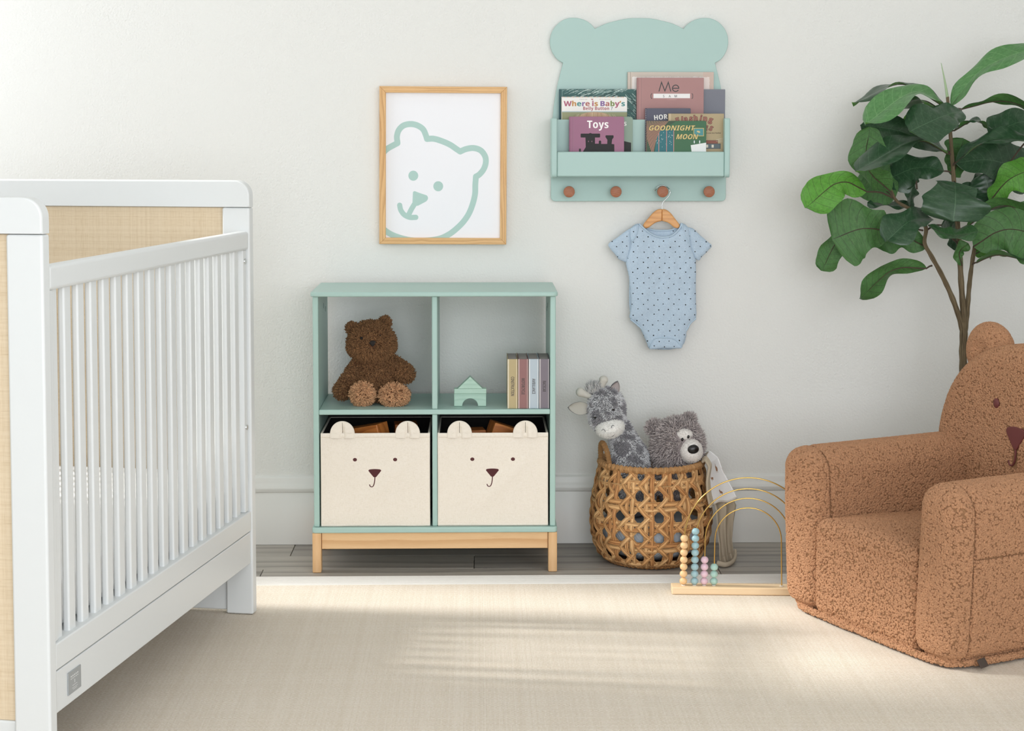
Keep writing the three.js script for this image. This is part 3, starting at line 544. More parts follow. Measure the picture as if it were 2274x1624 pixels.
// ---------------------------------------------------------------- bear-shaped wall shelf, its pegs and books
{
  const shelfMat = std(0xabc8c2, 0.45), zb = 0.019;
  const OX = 0.4535, OY = 0.9762;
  const ws = thing('wall_shelf', 'sage green bear-shaped wall shelf with a book tray and four wooden pegs', 'wall shelf', [OX, OY, 0.0006]);
  // outline of one half, mirrored
  const half = [[0, 0], [0.2351, -0.0002], [0.2402, 0.0011], [0.244, 0.0043], [0.246, 0.0087], [0.2464, 0.0138], [0.2451, 0.1859], [0.2422, 0.2301], [0.2367, 0.2806], [0.2275, 0.3309], [0.2157, 0.3774], [0.2131, 0.3875]];
  const ear = [[0.2131, 0.3875], [0.2295, 0.3976], [0.242, 0.4151], [0.2494, 0.4378], [0.248, 0.4628], [0.2377, 0.4854], [0.2199, 0.5029], [0.1996, 0.5117], [0.1781, 0.5129], [0.1554, 0.5078], [0.1365, 0.4965], [0.124, 0.4827]];
  const crown = [[0.124, 0.4827], [0.0949, 0.4965], [0.0633, 0.5052], [0.0317, 0.5114], [-0.0024, 0.5126]];
  const curveOf = (p, n) => new THREE.CatmullRomCurve3(p.map((q) => V(q[0], q[1], 0)), false, 'centripetal').getPoints(n).map((q) => [q.x, q.y]);
  const right = [...half.slice(0, 6), ...curveOf(half.slice(5), 24).slice(1), ...curveOf(ear, 40).slice(1), ...curveOf(crown, 20).slice(1)], left = right.slice(1, -1).reverse().map(([x, y]) => [-x, y]);
  mesh('back_panel', at(slab([...right, ...left], 0.0184, 0.0016), 0, 0, 0.0184), shelfMat, ws);
  const zf = 0.112, tx0 = 0.2045 - OX, tx1 = 0.6966 - OX, yTop = 1.2086 - OY, yBot = 1.0448 - OY, lipTop = 1.1163 - OY, lipBot = 1.0475 - OY, sw = 0.0149;
  const sideShape = (() => { const s = new THREE.Shape(), d = zf - zb + 0.0006, h = yTop - yBot; s.moveTo(0, 0); s.lineTo(d - 0.012, 0); s.quadraticCurveTo(d, 0, d, 0.012); s.lineTo(d, h - 0.006); s.quadraticCurveTo(d, h, d - 0.006, h); s.lineTo(0, h); s.closePath(); return s; })();
  for (const [x, nm] of [[tx0, 0], [tx1 - sw, 1]]) { const g = slab(sideShape, sw, 0.0022); g.rotateY(-Math.PI / 2); g.translate(x, yBot, zb); mesh('tray_side', g, shelfMat, ws); }
  const inW = tx1 - tx0 - 2 * sw, xc = (tx0 + tx1) / 2;
  mesh('tray_floor', at(rbox(inW, 0.011, zf - zb - 0.006, 0.002), xc, lipBot + 0.0085, (zb + zf) / 2 - 0.003), shelfMat, ws);
  mesh('tray_lip', at(rbox(inW, lipTop - lipBot, 0.0115, 0.004, 'x', 0, 3), xc, (lipTop + lipBot) / 2, zf - 0.007), shelfMat, ws);
  const zMid = 0.062, midTop = 1.2052 - OY;
  mesh('tray_divider', at(rbox(inW, midTop - lipBot - 0.014, 0.008, 0.002), xc, (midTop + lipBot + 0.014) / 2, zMid), shelfMat, ws);
  const pegWood = std(0xffffff, 0.5, { map: per(woodTexture(31, [172, 110, 78], [134, 78, 52], 12, 1, 512, 256), 0.12, 0.04) });
  for (const px of [0.2565, 0.3875, 0.5186, 0.6486]) {
    const R = 0.0158, prof = [[0.0001, 0.032], [R - 0.0022, 0.032], [R - 0.0006, 0.0312], [R, 0.0296], [R - 0.0003, 0.0255], [R * 0.72, 0.016], [R * 0.62, 0.006], [R * 0.68, 0]].map((q) => new THREE.Vector2(...q));
    const g = new THREE.LatheGeometry(prof, 40); g.rotateX(Math.PI / 2); const flat = boxUV(toCreasedNormals(g, 0.6), 'x', px);
    mesh('peg', at(flat, px - OX, 1.0038 - OY, zb - 0.0006), pegWood, ws, 'round reddish wooden peg');
  }

  // ---- books. Each: two boards, a spine, a block of pages; the print lies on the front board
  const FLOORY = OY + lipBot + 0.0145;
  function book(label, x0, x1, yTop2, zFront, thick, radius, print, spineColor, tall = 1, inside = '#e9e2d4') {
    const w = x1 - x0, h = yTop2 - FLOORY;
    const b = thing('picture_book', label, 'book', [x0, FLOORY, zFront], 0);
    const tex = canvasTexture(Math.min(1024, Math.round(1024 * Math.min(1, w / h))), Math.min(1024, Math.round(1024 * Math.min(1, h / w))), (c, W, H) => { c.save(); c.scale(W / w / 1000, H / h / 1000); print(c, w * 1000, h * 1000); c.restore(); });   // millimetres from the top left
    const cover = (z, mat) => { const g = slab(roundedRect(0, 0, w, h, [0.001, radius, radius, 0.001]), 0.0022, 0.0005); const p = g.attributes.position, uv = g.attributes.uv; for (let i = 0; i < p.count; i++) uv.setXY(i, p.getX(i) / w, p.getY(i) / h); g.translate(0, 0, z); return g; };
    mesh('front_cover', cover(0), std(0xffffff, 0.6, { map: tex }), b);
    mesh('back_cover', cover(-thick + 0.0022), std(spineColor, 0.5), b);
    mesh('spine', at(rbox(0.0022, h, thick, 0.001), 0.0004, h / 2, -thick / 2), std(spineColor, 0.5), b);
    mesh('pages', at(rbox(w - 0.004, h - (tall ? 0.004 : 0.001), thick - 0.0046, 0.0008), w / 2 + 0.001, h / 2, -thick / 2), std(inside, 0.85), b);
    return b;
  }
  const fill = (c, color, x, y, w, h) => { c.fillStyle = color; c.fillRect(x, y, w, h); };
  const text = (c, s, x, y, size, color, font = 'sans-serif', weight = 'bold', align = 'center', squeeze = 1) => { c.save(); c.translate(x, y); c.scale(squeeze, 1); c.font = `${weight} ${size}px ${font}`; c.fillStyle = color; c.textAlign = align; c.textBaseline = 'alphabetic'; c.fillText(s, 0, 0); c.restore(); };
  const grain = (c, w, h, seed, color, n) => { const r = mulberry(seed); c.fillStyle = color; for (let k = 0; k < n; k++) c.fillRect(r() * w, r() * h, 0.4 + r(), 0.4); };
  const hinge = (c, h, x = 5, color = 'rgba(0,0,0,0.16)') => { fill(c, color, x, 0, 1.1, h); fill(c, 'rgba(255,255,255,0.14)', x + 1.1, 0, 0.7, h); };
  const Z = [0.026, 0.031, 0.035, 0.043, 0.049];
  // back row
  book('tall cream picture book with a ragged white inner border behind the pink book', 0.421, 0.6618, 1.3381, 0.0295, 0.0085, 0.001, (c, w, h) => {
    fill(c, '#cfc3b7', 0, 0, w, h); grain(c, w, h, 9, 'rgba(170,150,140,0.25)', 500); fill(c, '#8f8377', 7, 0, 1, h);
    const r = mulberry(4); c.fillStyle = '#ece7e3'; c.beginPath(); c.moveTo(12, 14); for (let x = 12; x < w - 13; x += 2) c.lineTo(x, 12.5 + r() * 2.4); for (let y = 14; y < h; y += 2) c.lineTo(w - 13 + r() * 2, y); c.lineTo(12, h); c.closePath(); c.fill();
    fill(c, 'rgba(205,140,130,0.16)', w - 30, 0, 30, h);
  }, '#b9aea2');
  book('wide dark teal picture book with pale brushed streaks, behind the white book on the left', 0.2291, 0.4438, 1.2901, 0.0375, 0.0075, 0.001, (c, w, h) => {
    fill(c, '#3c6360', 0, 0, w, h); const r = mulberry(15); c.lineCap = 'round';
    for (let k = 0; k < 420; k++) { const x = 8 + r() * w, y = r() * r() * h, L = 8 + r() * 26, d = x > w * 0.72 && y > 10; c.strokeStyle = k % 3 ? `rgba(205,220,214,${0.4 + r() * 0.5})` : 'rgba(28,48,48,0.55)'; c.lineWidth = 0.5 + r() * 1.3; c.beginPath(); c.moveTo(x, y); d ? c.quadraticCurveTo(x + L * 0.2, y + L * 0.4, x + L * 0.6, y + L * 0.5) : c.quadraticCurveTo(x + L * 0.5, y - L * 0.35, x + L, y - L * 0.36); c.stroke(); }
    for (let k = 0; k < 30; k++) { c.strokeStyle = 'rgba(40,52,52,0.5)'; c.lineWidth = 1.2; const y = r() * h; c.beginPath(); c.moveTo(w - 30 + r() * 30, y); c.lineTo(w - 20 + r() * 25, y + 8); c.stroke(); }
    fill(c, '#2a4a4c', 0, 0, 3, h); fill(c, 'rgba(220,230,226,0.6)', 8, 0, 0.7, h);
  }, '#2f5a68');
  book('plain slate blue book peeping out right of the pink book', 0.5163, 0.693, 1.2897, 0.0385, 0.0075, 0.002, (c, w, h) => { fill(c, '#7d7f8a', 0, 0, w, h); grain(c, w, h, 5, 'rgba(255,255,255,0.08)', 300); }, '#6b7082');
  book('dusty pink hardback with a white name strip on the front', 0.4451, 0.6313, 1.3217, 0.05, 0.011, 0.002, (c, w, h) => {
    fill(c, '#ae8482', 0, 0, w, h); fill(c, 'rgba(90,50,55,0.18)', 0, 0, 4.5, h); hinge(c, h, 12);
    c.strokeStyle = '#3d3e40'; c.lineWidth = 2.5; c.lineJoin = 'miter'; const mx = w * 0.43; // thin geometric capital and a round e
    c.beginPath(); c.moveTo(mx - 19, 38.5); c.lineTo(mx - 12, 13); c.lineTo(mx - 2.5, 37); c.lineTo(mx + 7, 13); c.lineTo(mx + 14, 38.5); c.stroke();
    c.beginPath(); c.arc(mx + 27.5, 29.5, 8.8, Math.PI * 0.18, Math.PI * 2); c.moveTo(mx + 18.7, 29.5); c.lineTo(mx + 37.4, 29.5); c.stroke();
    fill(c, '#f3f1f0', w * 0.245, 44.5, w * 0.55, 12.5); c.lineWidth = 1.6; c.beginPath(); c.moveTo(w * 0.225, 44); c.quadraticCurveTo(w * 0.205, 46, w * 0.21, 51); c.quadraticCurveTo(w * 0.205, 57, w * 0.225, 58.5); c.moveTo(w * 0.82, 44); c.quadraticCurveTo(w * 0.84, 46, w * 0.835, 51); c.quadraticCurveTo(w * 0.84, 57, w * 0.82, 58.5); c.stroke();
    text(c, 'S', w * 0.40, 54.6, 9.5, '#2b2b2d', 'sans-serif', 'normal'); text(c, 'A', w * 0.49, 54.8, 9.5, '#2b2b2d', 'sans-serif', 'normal'); text(c, 'M', w * 0.58, 54.6, 9.5, '#2b2b2d', 'sans-serif', 'normal');
    text(c, 'A COMPENDIUM', w * 0.52, 62.5, 3.6, '#cfa9a5', 'sans-serif', 'normal');
  }, '#a47a79');
  book('white board book with a multicoloured title on its cover', 0.2353, 0.4174, 1.2685, 0.052, 0.012, [0.001, 0.006, 0.006, 0.001][2], (c, w, h) => {
    fill(c, '#f3f0ec', 0, 0, w, h); const cols = ['#b0637a', '#c58f52', '#4f8f8d', '#8a6aa0', '#b5706a', '#7f8f55'];
    for (let x = 3; x < w - 8; x += 4.2) { c.fillStyle = ['#cfa9a0', '#c9b48a', '#a7bab5'][(x / 4.2 | 0) % 3]; c.beginPath(); c.arc(x, 1.2, 1.5, 0, 7); c.fill(); }
    text(c, 'a karen katz', w * 0.33, 8.4, 4.2, '#b9b2ad', 'sans-serif', 'normal'); text(c, 'lift-the-flap book', w * 0.66, 8.4, 4.2, '#b9b2ad', 'sans-serif', 'normal');
    c.fillStyle = '#a8484f'; c.beginPath(); c.arc(w * 0.455, 6.4, 1.2, 0, 7); c.arc(w * 0.474, 6.4, 1.2, 0, 7); c.moveTo(w * 0.448, 7.2); c.lineTo(w * 0.4645, 9.6); c.lineTo(w * 0.481, 7.2); c.fill();
    const word = (s, x, y, size, first) => { c.font = `bold ${size}px sans-serif`; c.textAlign = 'left'; let q = x; [...s].forEach((ch, i) => { c.fillStyle = cols[(i + first) % 6]; c.strokeStyle = c.fillStyle; c.lineWidth = 0.5; c.fillText(ch, q, y); c.strokeText(ch, q, y); q += c.measureText(ch).width * (ch === ' ' ? 0.75 : 0.98); }); };
    c.save(); c.translate(5.5, 0); c.scale((w - 11) / (() => { c.font = 'bold 19px sans-serif'; return c.measureText('Where is Baby\u2019s').width * 0.965; })(), 1); word('Where is Baby\u2019s', 0, 25.5, 19, 0); c.restore();
    text(c, 'Belly Button', w * 0.525, 36.3, 12.5, '#a9505c', 'sans-serif', 'bold', 'center', 1.0); text(c, '?', w * 0.765, 36.3, 12.5, '#7c8a92');
    fill(c, '#a9bcc2', 0, 40.5, w, 2.2); fill(c, '#9a9c78', 0, 42.7, w, h); c.fillStyle = '#c3a382'; c.beginPath(); c.ellipse(w * 0.5, 62, 48, 20, 0, 0, 7); c.fill();
    const r = mulberry(8); c.lineWidth = 0.5; for (let k = 0; k < 90; k++) { c.strokeStyle = k % 2 ? 'rgba(235,215,190,0.6)' : 'rgba(140,105,80,0.5)'; const x = w * 0.2 + r() * w * 0.6; c.beginPath(); c.moveTo(x, 43 + Math.abs(x - w / 2) * 0.12); c.lineTo(x + (x - w / 2) * 0.2, 62); c.stroke(); }
  }, '#ddd6cc');
  // front row
  book('grey-green board book almost hidden behind the plum one', 0.2871, 0.4309, 1.2126, 0.078, 0.011, 0.006, (c, w, h) => { fill(c, '#8fa394', 0, 0, w, h); text(c, 's', w * 0.853, 24.5, 20, '#eef0ea'); fill(c, '#1c1d1c', w * 0.82, 71, w * 0.14, 3); c.fillStyle = '#1c1d1c'; c.beginPath(); c.moveTo(w * 0.8, 66); c.lineTo(w * 0.97, 72); c.lineTo(w * 0.97, h); c.lineTo(w * 0.8, h); c.fill(); }, '#7f9486');
  book('plum board book with a white title over a black toy train', 0.2544, 0.4057, 1.213, 0.094, 0.0135, 0.005, (c, w, h) => {
    fill(c, '#9f6d87', 0, 0, w, h); grain(c, w, h, 6, 'rgba(255,255,255,0.07)', 400); fill(c, 'rgba(90,40,60,0.12)', 0, 0, 4.6, h); hinge(c, h, 9);
    text(c, 'Toys', w * 0.52, 31.5, 29, '#fbf7f6', 'sans-serif', 'bold', 'center', 0.97);
    const u = w / 162, X2 = (x) => (x - 242) * w / 648, Y2 = (y) => (y - 645) * w / 648; c.fillStyle = '#121112';
    const pl = (p) => { c.beginPath(); p.forEach(([a, b], i) => (i ? c.lineTo(X2(a), Y2(b)) : c.moveTo(X2(a), Y2(b)))); c.fill(); };
    pl([[375, 852], [380, 846], [470, 846], [490, 838], [510, 846], [600, 846], [605, 852], [605, 885], [598, 892], [545, 892], [545, 965], [590, 965], [590, 935], [604, 926], [618, 935], [618, 968], [690, 968], [692, 920], [668, 885], [672, 866], [764, 866], [766, 890], [748, 915], [742, 968], [774, 972], [776, 1110], [400, 1110], [402, 1060], [436, 1005], [432, 892], [380, 892], [375, 886]]); pl([[356, 1024], [378, 1024], [378, 1100], [356, 1100]]);
    c.fillStyle = '#9f6d87'; for (const a of [468, 508]) { c.beginPath(); c.ellipse(X2(a), Y2(938), 1, 2, 0, 0, 7); c.fill(); } c.beginPath(); c.fillRect(X2(400), Y2(1110), X2(776) - X2(400), 1.4); for (const a of [450, 560, 690]) { c.fillStyle = '#121112'; c.beginPath(); c.arc(X2(a), Y2(1130), 8, 0, 7); c.fill(); }
  }, '#9a6480');
  book('navy board book whose white title is half covered by the tan book', 0.4667, 0.5927, 1.2364, 0.0705, 0.0035 * 1.6, 0.003, (c, w, h) => {
    fill(c, '#5a5b6b', 0, 0, w, h); fill(c, '#3d3e52', 0, 0, 4, h); const r = mulberry(2); c.fillStyle = '#c9c3bb'; for (let y = 4; y < h; y += 5) c.fillRect(0.4, y, 1.2 + r(), 2);
    c.save(); c.translate(w * 0.185, 33); c.rotate(-0.09); text(c, 'HOR', 0, 0, 18.5, '#f5f3ee', 'sans-serif', 'bold', 'left', 1); c.restore(); text(c, 'S', w * 0.66, 26, 15, '#f5f3ee'); text(c, 'E', w * 0.78, 27, 15, '#f5f3ee');
  }, '#4b4c63');
  book('tan picture book with brown hand-drawn lettering, at the right end of the tray', 0.5292, 0.6837, 1.2213, 0.0835, 0.0085, 0.001, (c, w, h) => {
    fill(c, '#b3a17f', 0, 0, w, h); grain(c, w, h, 11, 'rgba(90,70,40,0.14)', 400); fill(c, 'rgba(255,240,210,0.25)', 0, 0, 8, h); fill(c, 'rgba(90,60,30,0.25)', 8.5, 0, 0.6, h);
    const word = (s, xs, ys, size) => { [...s].forEach((ch, i) => { c.save(); c.translate(xs[i], ys[i]); c.rotate((i % 2 ? 1 : -1) * 0.12 + (i - 3) * 0.05); c.font = `bold ${size}px sans-serif`; c.textAlign = 'center'; c.lineWidth = 2.2; c.strokeStyle = '#5b3a35'; c.strokeText(ch, 0, 0); c.fillStyle = '#a86d5f'; c.fillText(ch, 0, 0); c.restore(); }); };
    word('Flashing', [27, 38, 49, 62, 76, 89, 102, 116], [25, 23, 21, 19.5, 19, 18.5, 20, 23], 20); word('FIRE ENGINES', [8, 15, 22, 30, 0, 48, 60, 72, 81, 90, 103, 115.5, 127], [47, 46, 47, 46, 46, 45, 46, 45.5, 46, 46, 45.5, 46.5, 46.5], 17.5);
    text(c, 'Mitton and Ant Parker', w - 8, 55, 5, '#3d352a', 'sans-serif', 'bold', 'right');
    c.fillStyle = '#8c5648'; c.fillRect(w * 0.62, 74, w * 0.27, 9); c.fillStyle = '#5f6b70'; c.fillRect(w * 0.58, 83, w * 0.36, 14); c.fillStyle = '#e3dccb'; c.fillRect(w * 0.68, 86, 6, 8); c.fillRect(w * 0.78, 86, 6, 8); c.fillRect(w * 0.62, 70, 10, 3); c.strokeStyle = '#e3dccb'; c.lineWidth = 0.6; for (const k of [0, 1, 2]) { c.beginPath(); c.moveTo(w * 0.86, 72 + k * 2); c.lineTo(w * 0.98, 68 + k * 5); c.stroke(); }
    c.strokeStyle = '#3b332c'; c.lineWidth = 0.7; c.strokeRect(w * 0.58, 83, w * 0.36, 14); c.strokeRect(w * 0.62, 74, w * 0.27, 9);
  }, '#8d7c5e');
  book('small green board book with gold lettering and striped pink curtains on it', 0.4676, 0.6327, 1.2012, 0.0985, 0.0125, 0.005, (c, w, h) => {
    fill(c, '#3f6b4c', 0, 0, w, h);                                    // a plain night window between striped curtains
    fill(c, '#2f6f77', w * 0.13, 24, w * 0.33, h); c.fillStyle = '#d98f86'; for (const x of [0.2, 0.33, 0.45]) c.fillRect(w * x, 26, 1.6, h);
    const r = mulberry(21); c.fillStyle = '#eef2ea'; for (let k = 0; k < 34; k++) { c.beginPath(); c.arc(w * (0.15 + r() * 0.29), 30 + r() * 45, 0.4 + r() * 0.5, 0, 7); c.fill(); }
    c.fillStyle = '#3d5540'; c.beginPath(); c.moveTo(0, 0); c.lineTo(w * 0.5, 0); c.quadraticCurveTo(w * 0.36, 16, w * 0.22, 28); c.quadraticCurveTo(w * 0.14, 40, w * 0.12, h); c.lineTo(0, h); c.fill();
    c.strokeStyle = '#c98a7c'; c.lineWidth = 1.3; for (let k = 0; k < 13; k++) { c.beginPath(); c.moveTo(w * 0.02 + k * 4.7, 0); c.bezierCurveTo(w * 0.02 + k * 3.5, 18, k * 2.2, 24, -6 + k * 1.9, 30 + k * 5.5); c.stroke(); }
    fill(c, '#4f9296', w * 0.795, 21, w * 0.155, 20); c.strokeStyle = '#c8b06c'; c.lineWidth = 1.8; c.strokeRect(w * 0.79, 20.4, w * 0.165, 21); c.fillStyle = '#d6c08a'; c.beginPath(); c.ellipse(w * 0.87, 30, 5, 2.4, 0.3, 0, 7); c.fill();
    c.fillStyle = '#e9eceb'; c.beginPath(); c.moveTo(w * 0.74, 67); c.lineTo(w, 60); c.lineTo(w, h); c.lineTo(w * 0.8, h); c.fill(); for (const x of [0.8, 0.89]) { c.fillStyle = '#dfe6ea'; c.beginPath(); c.ellipse(w * x, 58, 1.6, 4.4, 0, 0, 7); c.fill(); }
    const title = (s, x, y, size, len) => { c.save(); c.translate(x, y); c.transform(1, 0, -0.28, 1, 0, 0); c.font = `bold ${size}px sans-serif`; c.scale(len / c.measureText(s).width, 1); c.textAlign = 'left'; c.lineWidth = 1.1; c.strokeStyle = '#4b4630'; c.strokeText(s, 0, 0); c.fillStyle = '#dcc583'; c.fillText(s, 0, 0); c.restore(); };
    title('GOODNIGHT', 4, 26, 19, w * 0.77); title('MOON', w * 0.485, 50, 19, w * 0.37);
  }, '#7c5a50');
}

// ---------------------------------------------------------------- hanger and bodysuit
{
  const beech = std(0xffffff, 0.45, { map: per(woodTexture(71, [222, 164, 104], [186, 122, 66], 4, 0.8, 512, 256), 0.25, 0.06) });
  const hz = 0.047, hx = 0.5167, hy = 0.9482;
  const hg = thing('coat_hanger', 'small wooden hanger with a steel hook over the third peg', 'hanger', [hx, hy, hz]);
  const arm = [[-0.0001, 0.0074], [0.0114, 0.0058], [0.0226, -0.0018], [0.0354, -0.0172], [0.0506, -0.0395], [0.0468, -0.0465], [0.0379, -0.0459], [0.018, -0.0315], [0.0007, -0.026]];
  const armPts = smoothOutline(arm, 60);
  for (const s of [-1, 1]) { const x0 = arm[0][0], pts = arm.map(([a, b]) => [x0 + s * Math.max(-0.0004, a - x0 - 0.0006) * (s < 0 ? 1.06 : 1), b]); const sm = [...smoothOutline(pts.slice(0, 6), 30, false), ...smoothOutline(pts.slice(5), 30, false).slice(1)]; const shp = s > 0 ? sm.reverse() : sm; const g = boxUV(slab(shp, 0.011, 0.0035), 'x', s * 0.1); g.translate(0, 0, 0.0055); mesh('shoulder', g, beech, hg); }
  const wire = [[0.0005, 0.0065], [0.0005, 0.0164], [0.0023, 0.0259], [0.0112, 0.0355], [0.0191, 0.045], [0.0226, 0.0546], [0.02, 0.0625], [0.0142, 0.0689], [0.0053, 0.0724], [-0.0034, 0.0724], [-0.0107, 0.0689], [-0.0161, 0.0625], [-0.0202, 0.0581], [-0.0221, 0.0594]];
  const zOf = (i) => (i < 7 ? 0.002 : i < 12 ? -0.009 : -0.004);
  mesh('hook', tube(wire.map(([x, y], i) => [x, y, zOf(i)]), 0.0011, 60, 8), std(0xd2d4d4, 0.22, { metalness: 0.95 }), hg, 'bent steel wire hook');

  // bodysuit of heathered blue jersey with tiny dark dots
  const N = 512, jersey = per(canvasTexture(1024, 1024, (c, W, H) => {
    c.fillStyle = '#b7cadb'; c.fillRect(0, 0, W, H); const r = mulberry(33);
    for (let k = 0; k < 26000; k++) { c.fillStyle = r() < 0.5 ? 'rgba(226,236,244,0.30)' : 'rgba(128,152,176,0.20)'; c.fillRect(r() * W, r() * H, 3 + r() * 9, 1.6 + r() * 1.5); }
    c.fillStyle = '#12141c'; const n = 16; for (let i = 0; i < n; i++) for (let j = 0; j < n; j++) { if ((i + j) % 2) continue; const x = ((i + 0.5) / n) * W + (r() - 0.5) * 22, y = ((j + 0.5) / n) * H + (r() - 0.5) * 22, q = 6.2 + r() * 2.4; c.beginPath(); c.ellipse(x, y, q, q * 0.9, r(), 0, 7); c.fill(); }
  }), 0.235, 0.235); jersey.wrapS = jersey.wrapT = THREE.RepeatWrapping;
  const jMat = std(0xffffff, 0.95, { map: jersey, bumpMap: per(dataTexture(256, 256, (i, j) => { const k = 128 + ((j >> 1) % 2 ? 40 : -40) + noise(i * 0.2, j * 0.2, 2) * 50; return [k, k, k]; }, false), 0.12, 0.12), bumpScale: 0.0002 });
  const bz = 0.045, OXb = 0.5151, OYb = 0.7838;
  const bs = thing('bodysuit', 'pale blue baby bodysuit with tiny dark dots hanging on the wooden hanger', 'baby clothes', [OXb, OYb, bz]);
  const Q = (p) => p; const front = [[-0.0596, 0.1304], [-0.0522, 0.1218], [-0.0393, 0.1106], [-0.0217, 0.0994], [0.0038, 0.094], [0.0294, 0.0994], [0.0446, 0.1121], [0.0535, 0.1249], [0.0554, 0.1329], [0.0675, 0.1255], [0.0788, 0.1121], [0.0806, 0.0865], [0.0855, 0.061], [0.0953, 0.0338], [0.0981, 0.0034], [0.0978, -0.0415], [0.0984, -0.0896], [0.0987, -0.1346], [0.0885, -0.1468], [0.0774, -0.1596], [0.0711, -0.1795], [0.0648, -0.2021], [0.0595, -0.2175], [0.0344, -0.2187], [0.0056, -0.2164], [-0.0169, -0.2199], [-0.0329, -0.2211], [-0.0394, -0.205], [-0.0507, -0.1793], [-0.0637, -0.1551], [-0.0749, -0.1445], [-0.0868, -0.1374], [-0.0838, -0.0989], [-0.0862, -0.054], [-0.0908, -0.0155], [-0.0987, 0.0245], [-0.0911, 0.0484], [-0.0861, 0.074], [-0.0894, 0.0995], [-0.0872, 0.1155], [-0.0761, 0.125]];
  const backPts = [[-0.0634, 0.1304], [-0.041, 0.117], [-0.0186, 0.1122], [0.0038, 0.1109], [0.0261, 0.1122], [0.0452, 0.1185], [0.0566, 0.1319], [0.0772, 0.1185], [0.0806, 0.0865], [0.0931, 0.029], [0.0942, -0.1346], [0.0789, -0.1506], [0.0617, -0.2149], [-0.0297, -0.2179], [-0.0459, -0.1761], [-0.0814, -0.1342], [-0.0883, -0.0091], [-0.0932, 0.0261], [-0.0855, 0.0804], [-0.0856, 0.1155]];
  const slL = [[-0.065, 0.1289], [-0.0793, 0.1219], [-0.0946, 0.1129], [-0.1175, 0.0957], [-0.1483, 0.0715], [-0.1413, 0.0581], [-0.13, 0.0453], [-0.1179, 0.0306], [-0.1092, 0.0261], [-0.098, 0.0229], [-0.0911, 0.0372], [-0.0854, 0.058], [-0.0839, 0.0804], [-0.0824, 0.0995], [-0.0697, 0.1187]];
  const slR = [[0.0595, 0.1306], [0.0724, 0.1217], [0.0884, 0.1169], [0.1077, 0.0993], [0.1318, 0.0785], [0.1421, 0.0689], [0.132, 0.0545], [0.1129, 0.0353], [0.1066, 0.027], [0.0953, 0.0328], [0.0856, 0.053], [0.0794, 0.0738], [0.0757, 0.0929], [0.0676, 0.1153]];
  const creases = (x, y) => 0.0016 * Math.exp(-(((x + 0.035 - y * 0.2) / 0.012) ** 2)) * smooth(0.02, -0.08, y) + 0.002 * Math.exp(-(((x - 0.045 + (y + 0.02) * 0.25) / 0.01) ** 2)) + 0.0034 * noise(x * 22, y * 12, 3) + 0.0016 * noise(x * 60, y * 40, 7);
  const puff = (outline, thick, z0, edge = 0.022) => { const pts = smoothOutline(outline, 120), xs = pts.map((p) => p[0]), ys = pts.map((p) => p[1]); const f = (x, y, z) => { const d = sdPoly(x, y, pts), t = d >= 0 ? 0 : thick * Math.sqrt(1 - (1 - clamp(-d / edge, 0, 1)) ** 2); const zz = z - z0 - (d < 0 ? creases(x, y) * clamp(-d / 0.02, 0, 1) : 0); return d >= 0 ? Math.hypot(Math.max(d, 0), Math.max(Math.abs(zz) - 0.0012, 0)) : Math.max((Math.abs(zz) - t - 0.0012) * 0.7, -0.02); }; return skin(f, [Math.min(...xs) - 0.006, Math.min(...ys) - 0.006, z0 - thick - 0.008], [Math.max(...xs) + 0.006, Math.max(...ys) + 0.006, z0 + thick + 0.01], 0.0021, (x, y) => [x, y]); };
  mesh('back', puff(backPts, 0.003, -0.0085, 0.01), jMat, bs);
  mesh('front', puff(front, 0.009, 0.0035), jMat, bs);
  mesh('sleeve', puff(slL, 0.008, 0.0, 0.016), jMat, bs); mesh('sleeve', puff(slR, 0.008, 0.0, 0.016), jMat, bs);
  const line = (pts, z, r2, name) => mesh(name, tube(pts.map(([x, y], i) => [x, y, z + (Array.isArray(r2) ? 0 : 0)]), r2, 60, 8), plainBlue, bs);
  const plainBlue = std(0xb5c9da, 0.95);
  line([[-0.0627, 0.1308], [-0.0522, 0.1202], [-0.0393, 0.109], [-0.0217, 0.0979], [0.0039, 0.0924], [0.0294, 0.0975], [0.0453, 0.1105], [0.0538, 0.1233], [0.056, 0.1329]], 0.0105, 0.0026, 'neckband');
  line([[-0.041, 0.1164], [-0.0186, 0.1116], [0.0038, 0.1106], [0.0261, 0.1118], [0.0452, 0.1179]], -0.0055, 0.0028, 'neckband');
  for (const p of [[[-0.0666, 0.1282], [-0.0681, 0.1123], [-0.0734, 0.0963], [-0.0839, 0.0804]], [[0.0567, 0.1306], [0.0596, 0.1121], [0.0661, 0.0946], [0.0758, 0.0786]]]) line(p, 0.0122, 0.0022, 'shoulder_edge');
  for (const p of [[[-0.0914, 0.1123], [-0.0887, 0.0931], [-0.0861, 0.0708], [-0.0911, 0.0452], [-0.0996, 0.0235]], [[0.082, 0.1153], [0.0792, 0.0961], [0.0807, 0.0706], [0.0873, 0.045], [0.0963, 0.0274]]]) line(p, 0.0078, 0.0011, 'armhole_seam');
  for (const p of [[[-0.0858, -0.138], [-0.0685, -0.1519], [-0.0508, -0.1696], [-0.0378, -0.1954], [-0.0297, -0.2186]], [[0.0981, -0.1365], [0.0821, -0.1506], [0.0726, -0.1683], [0.0503, -0.1859], [0.0311, -0.1907]]]) line(p, 0.0075, 0.0024, 'leg_binding');
  line([[-0.0316, -0.2195], [-0.0272, -0.2076], [-0.0202, -0.1935], [-0.01, -0.1896], [0.0054, -0.1894], [0.0311, -0.1917], [0.0472, -0.202], [0.0575, -0.2175]], 0.0155, 0.0016, 'flap_edge');
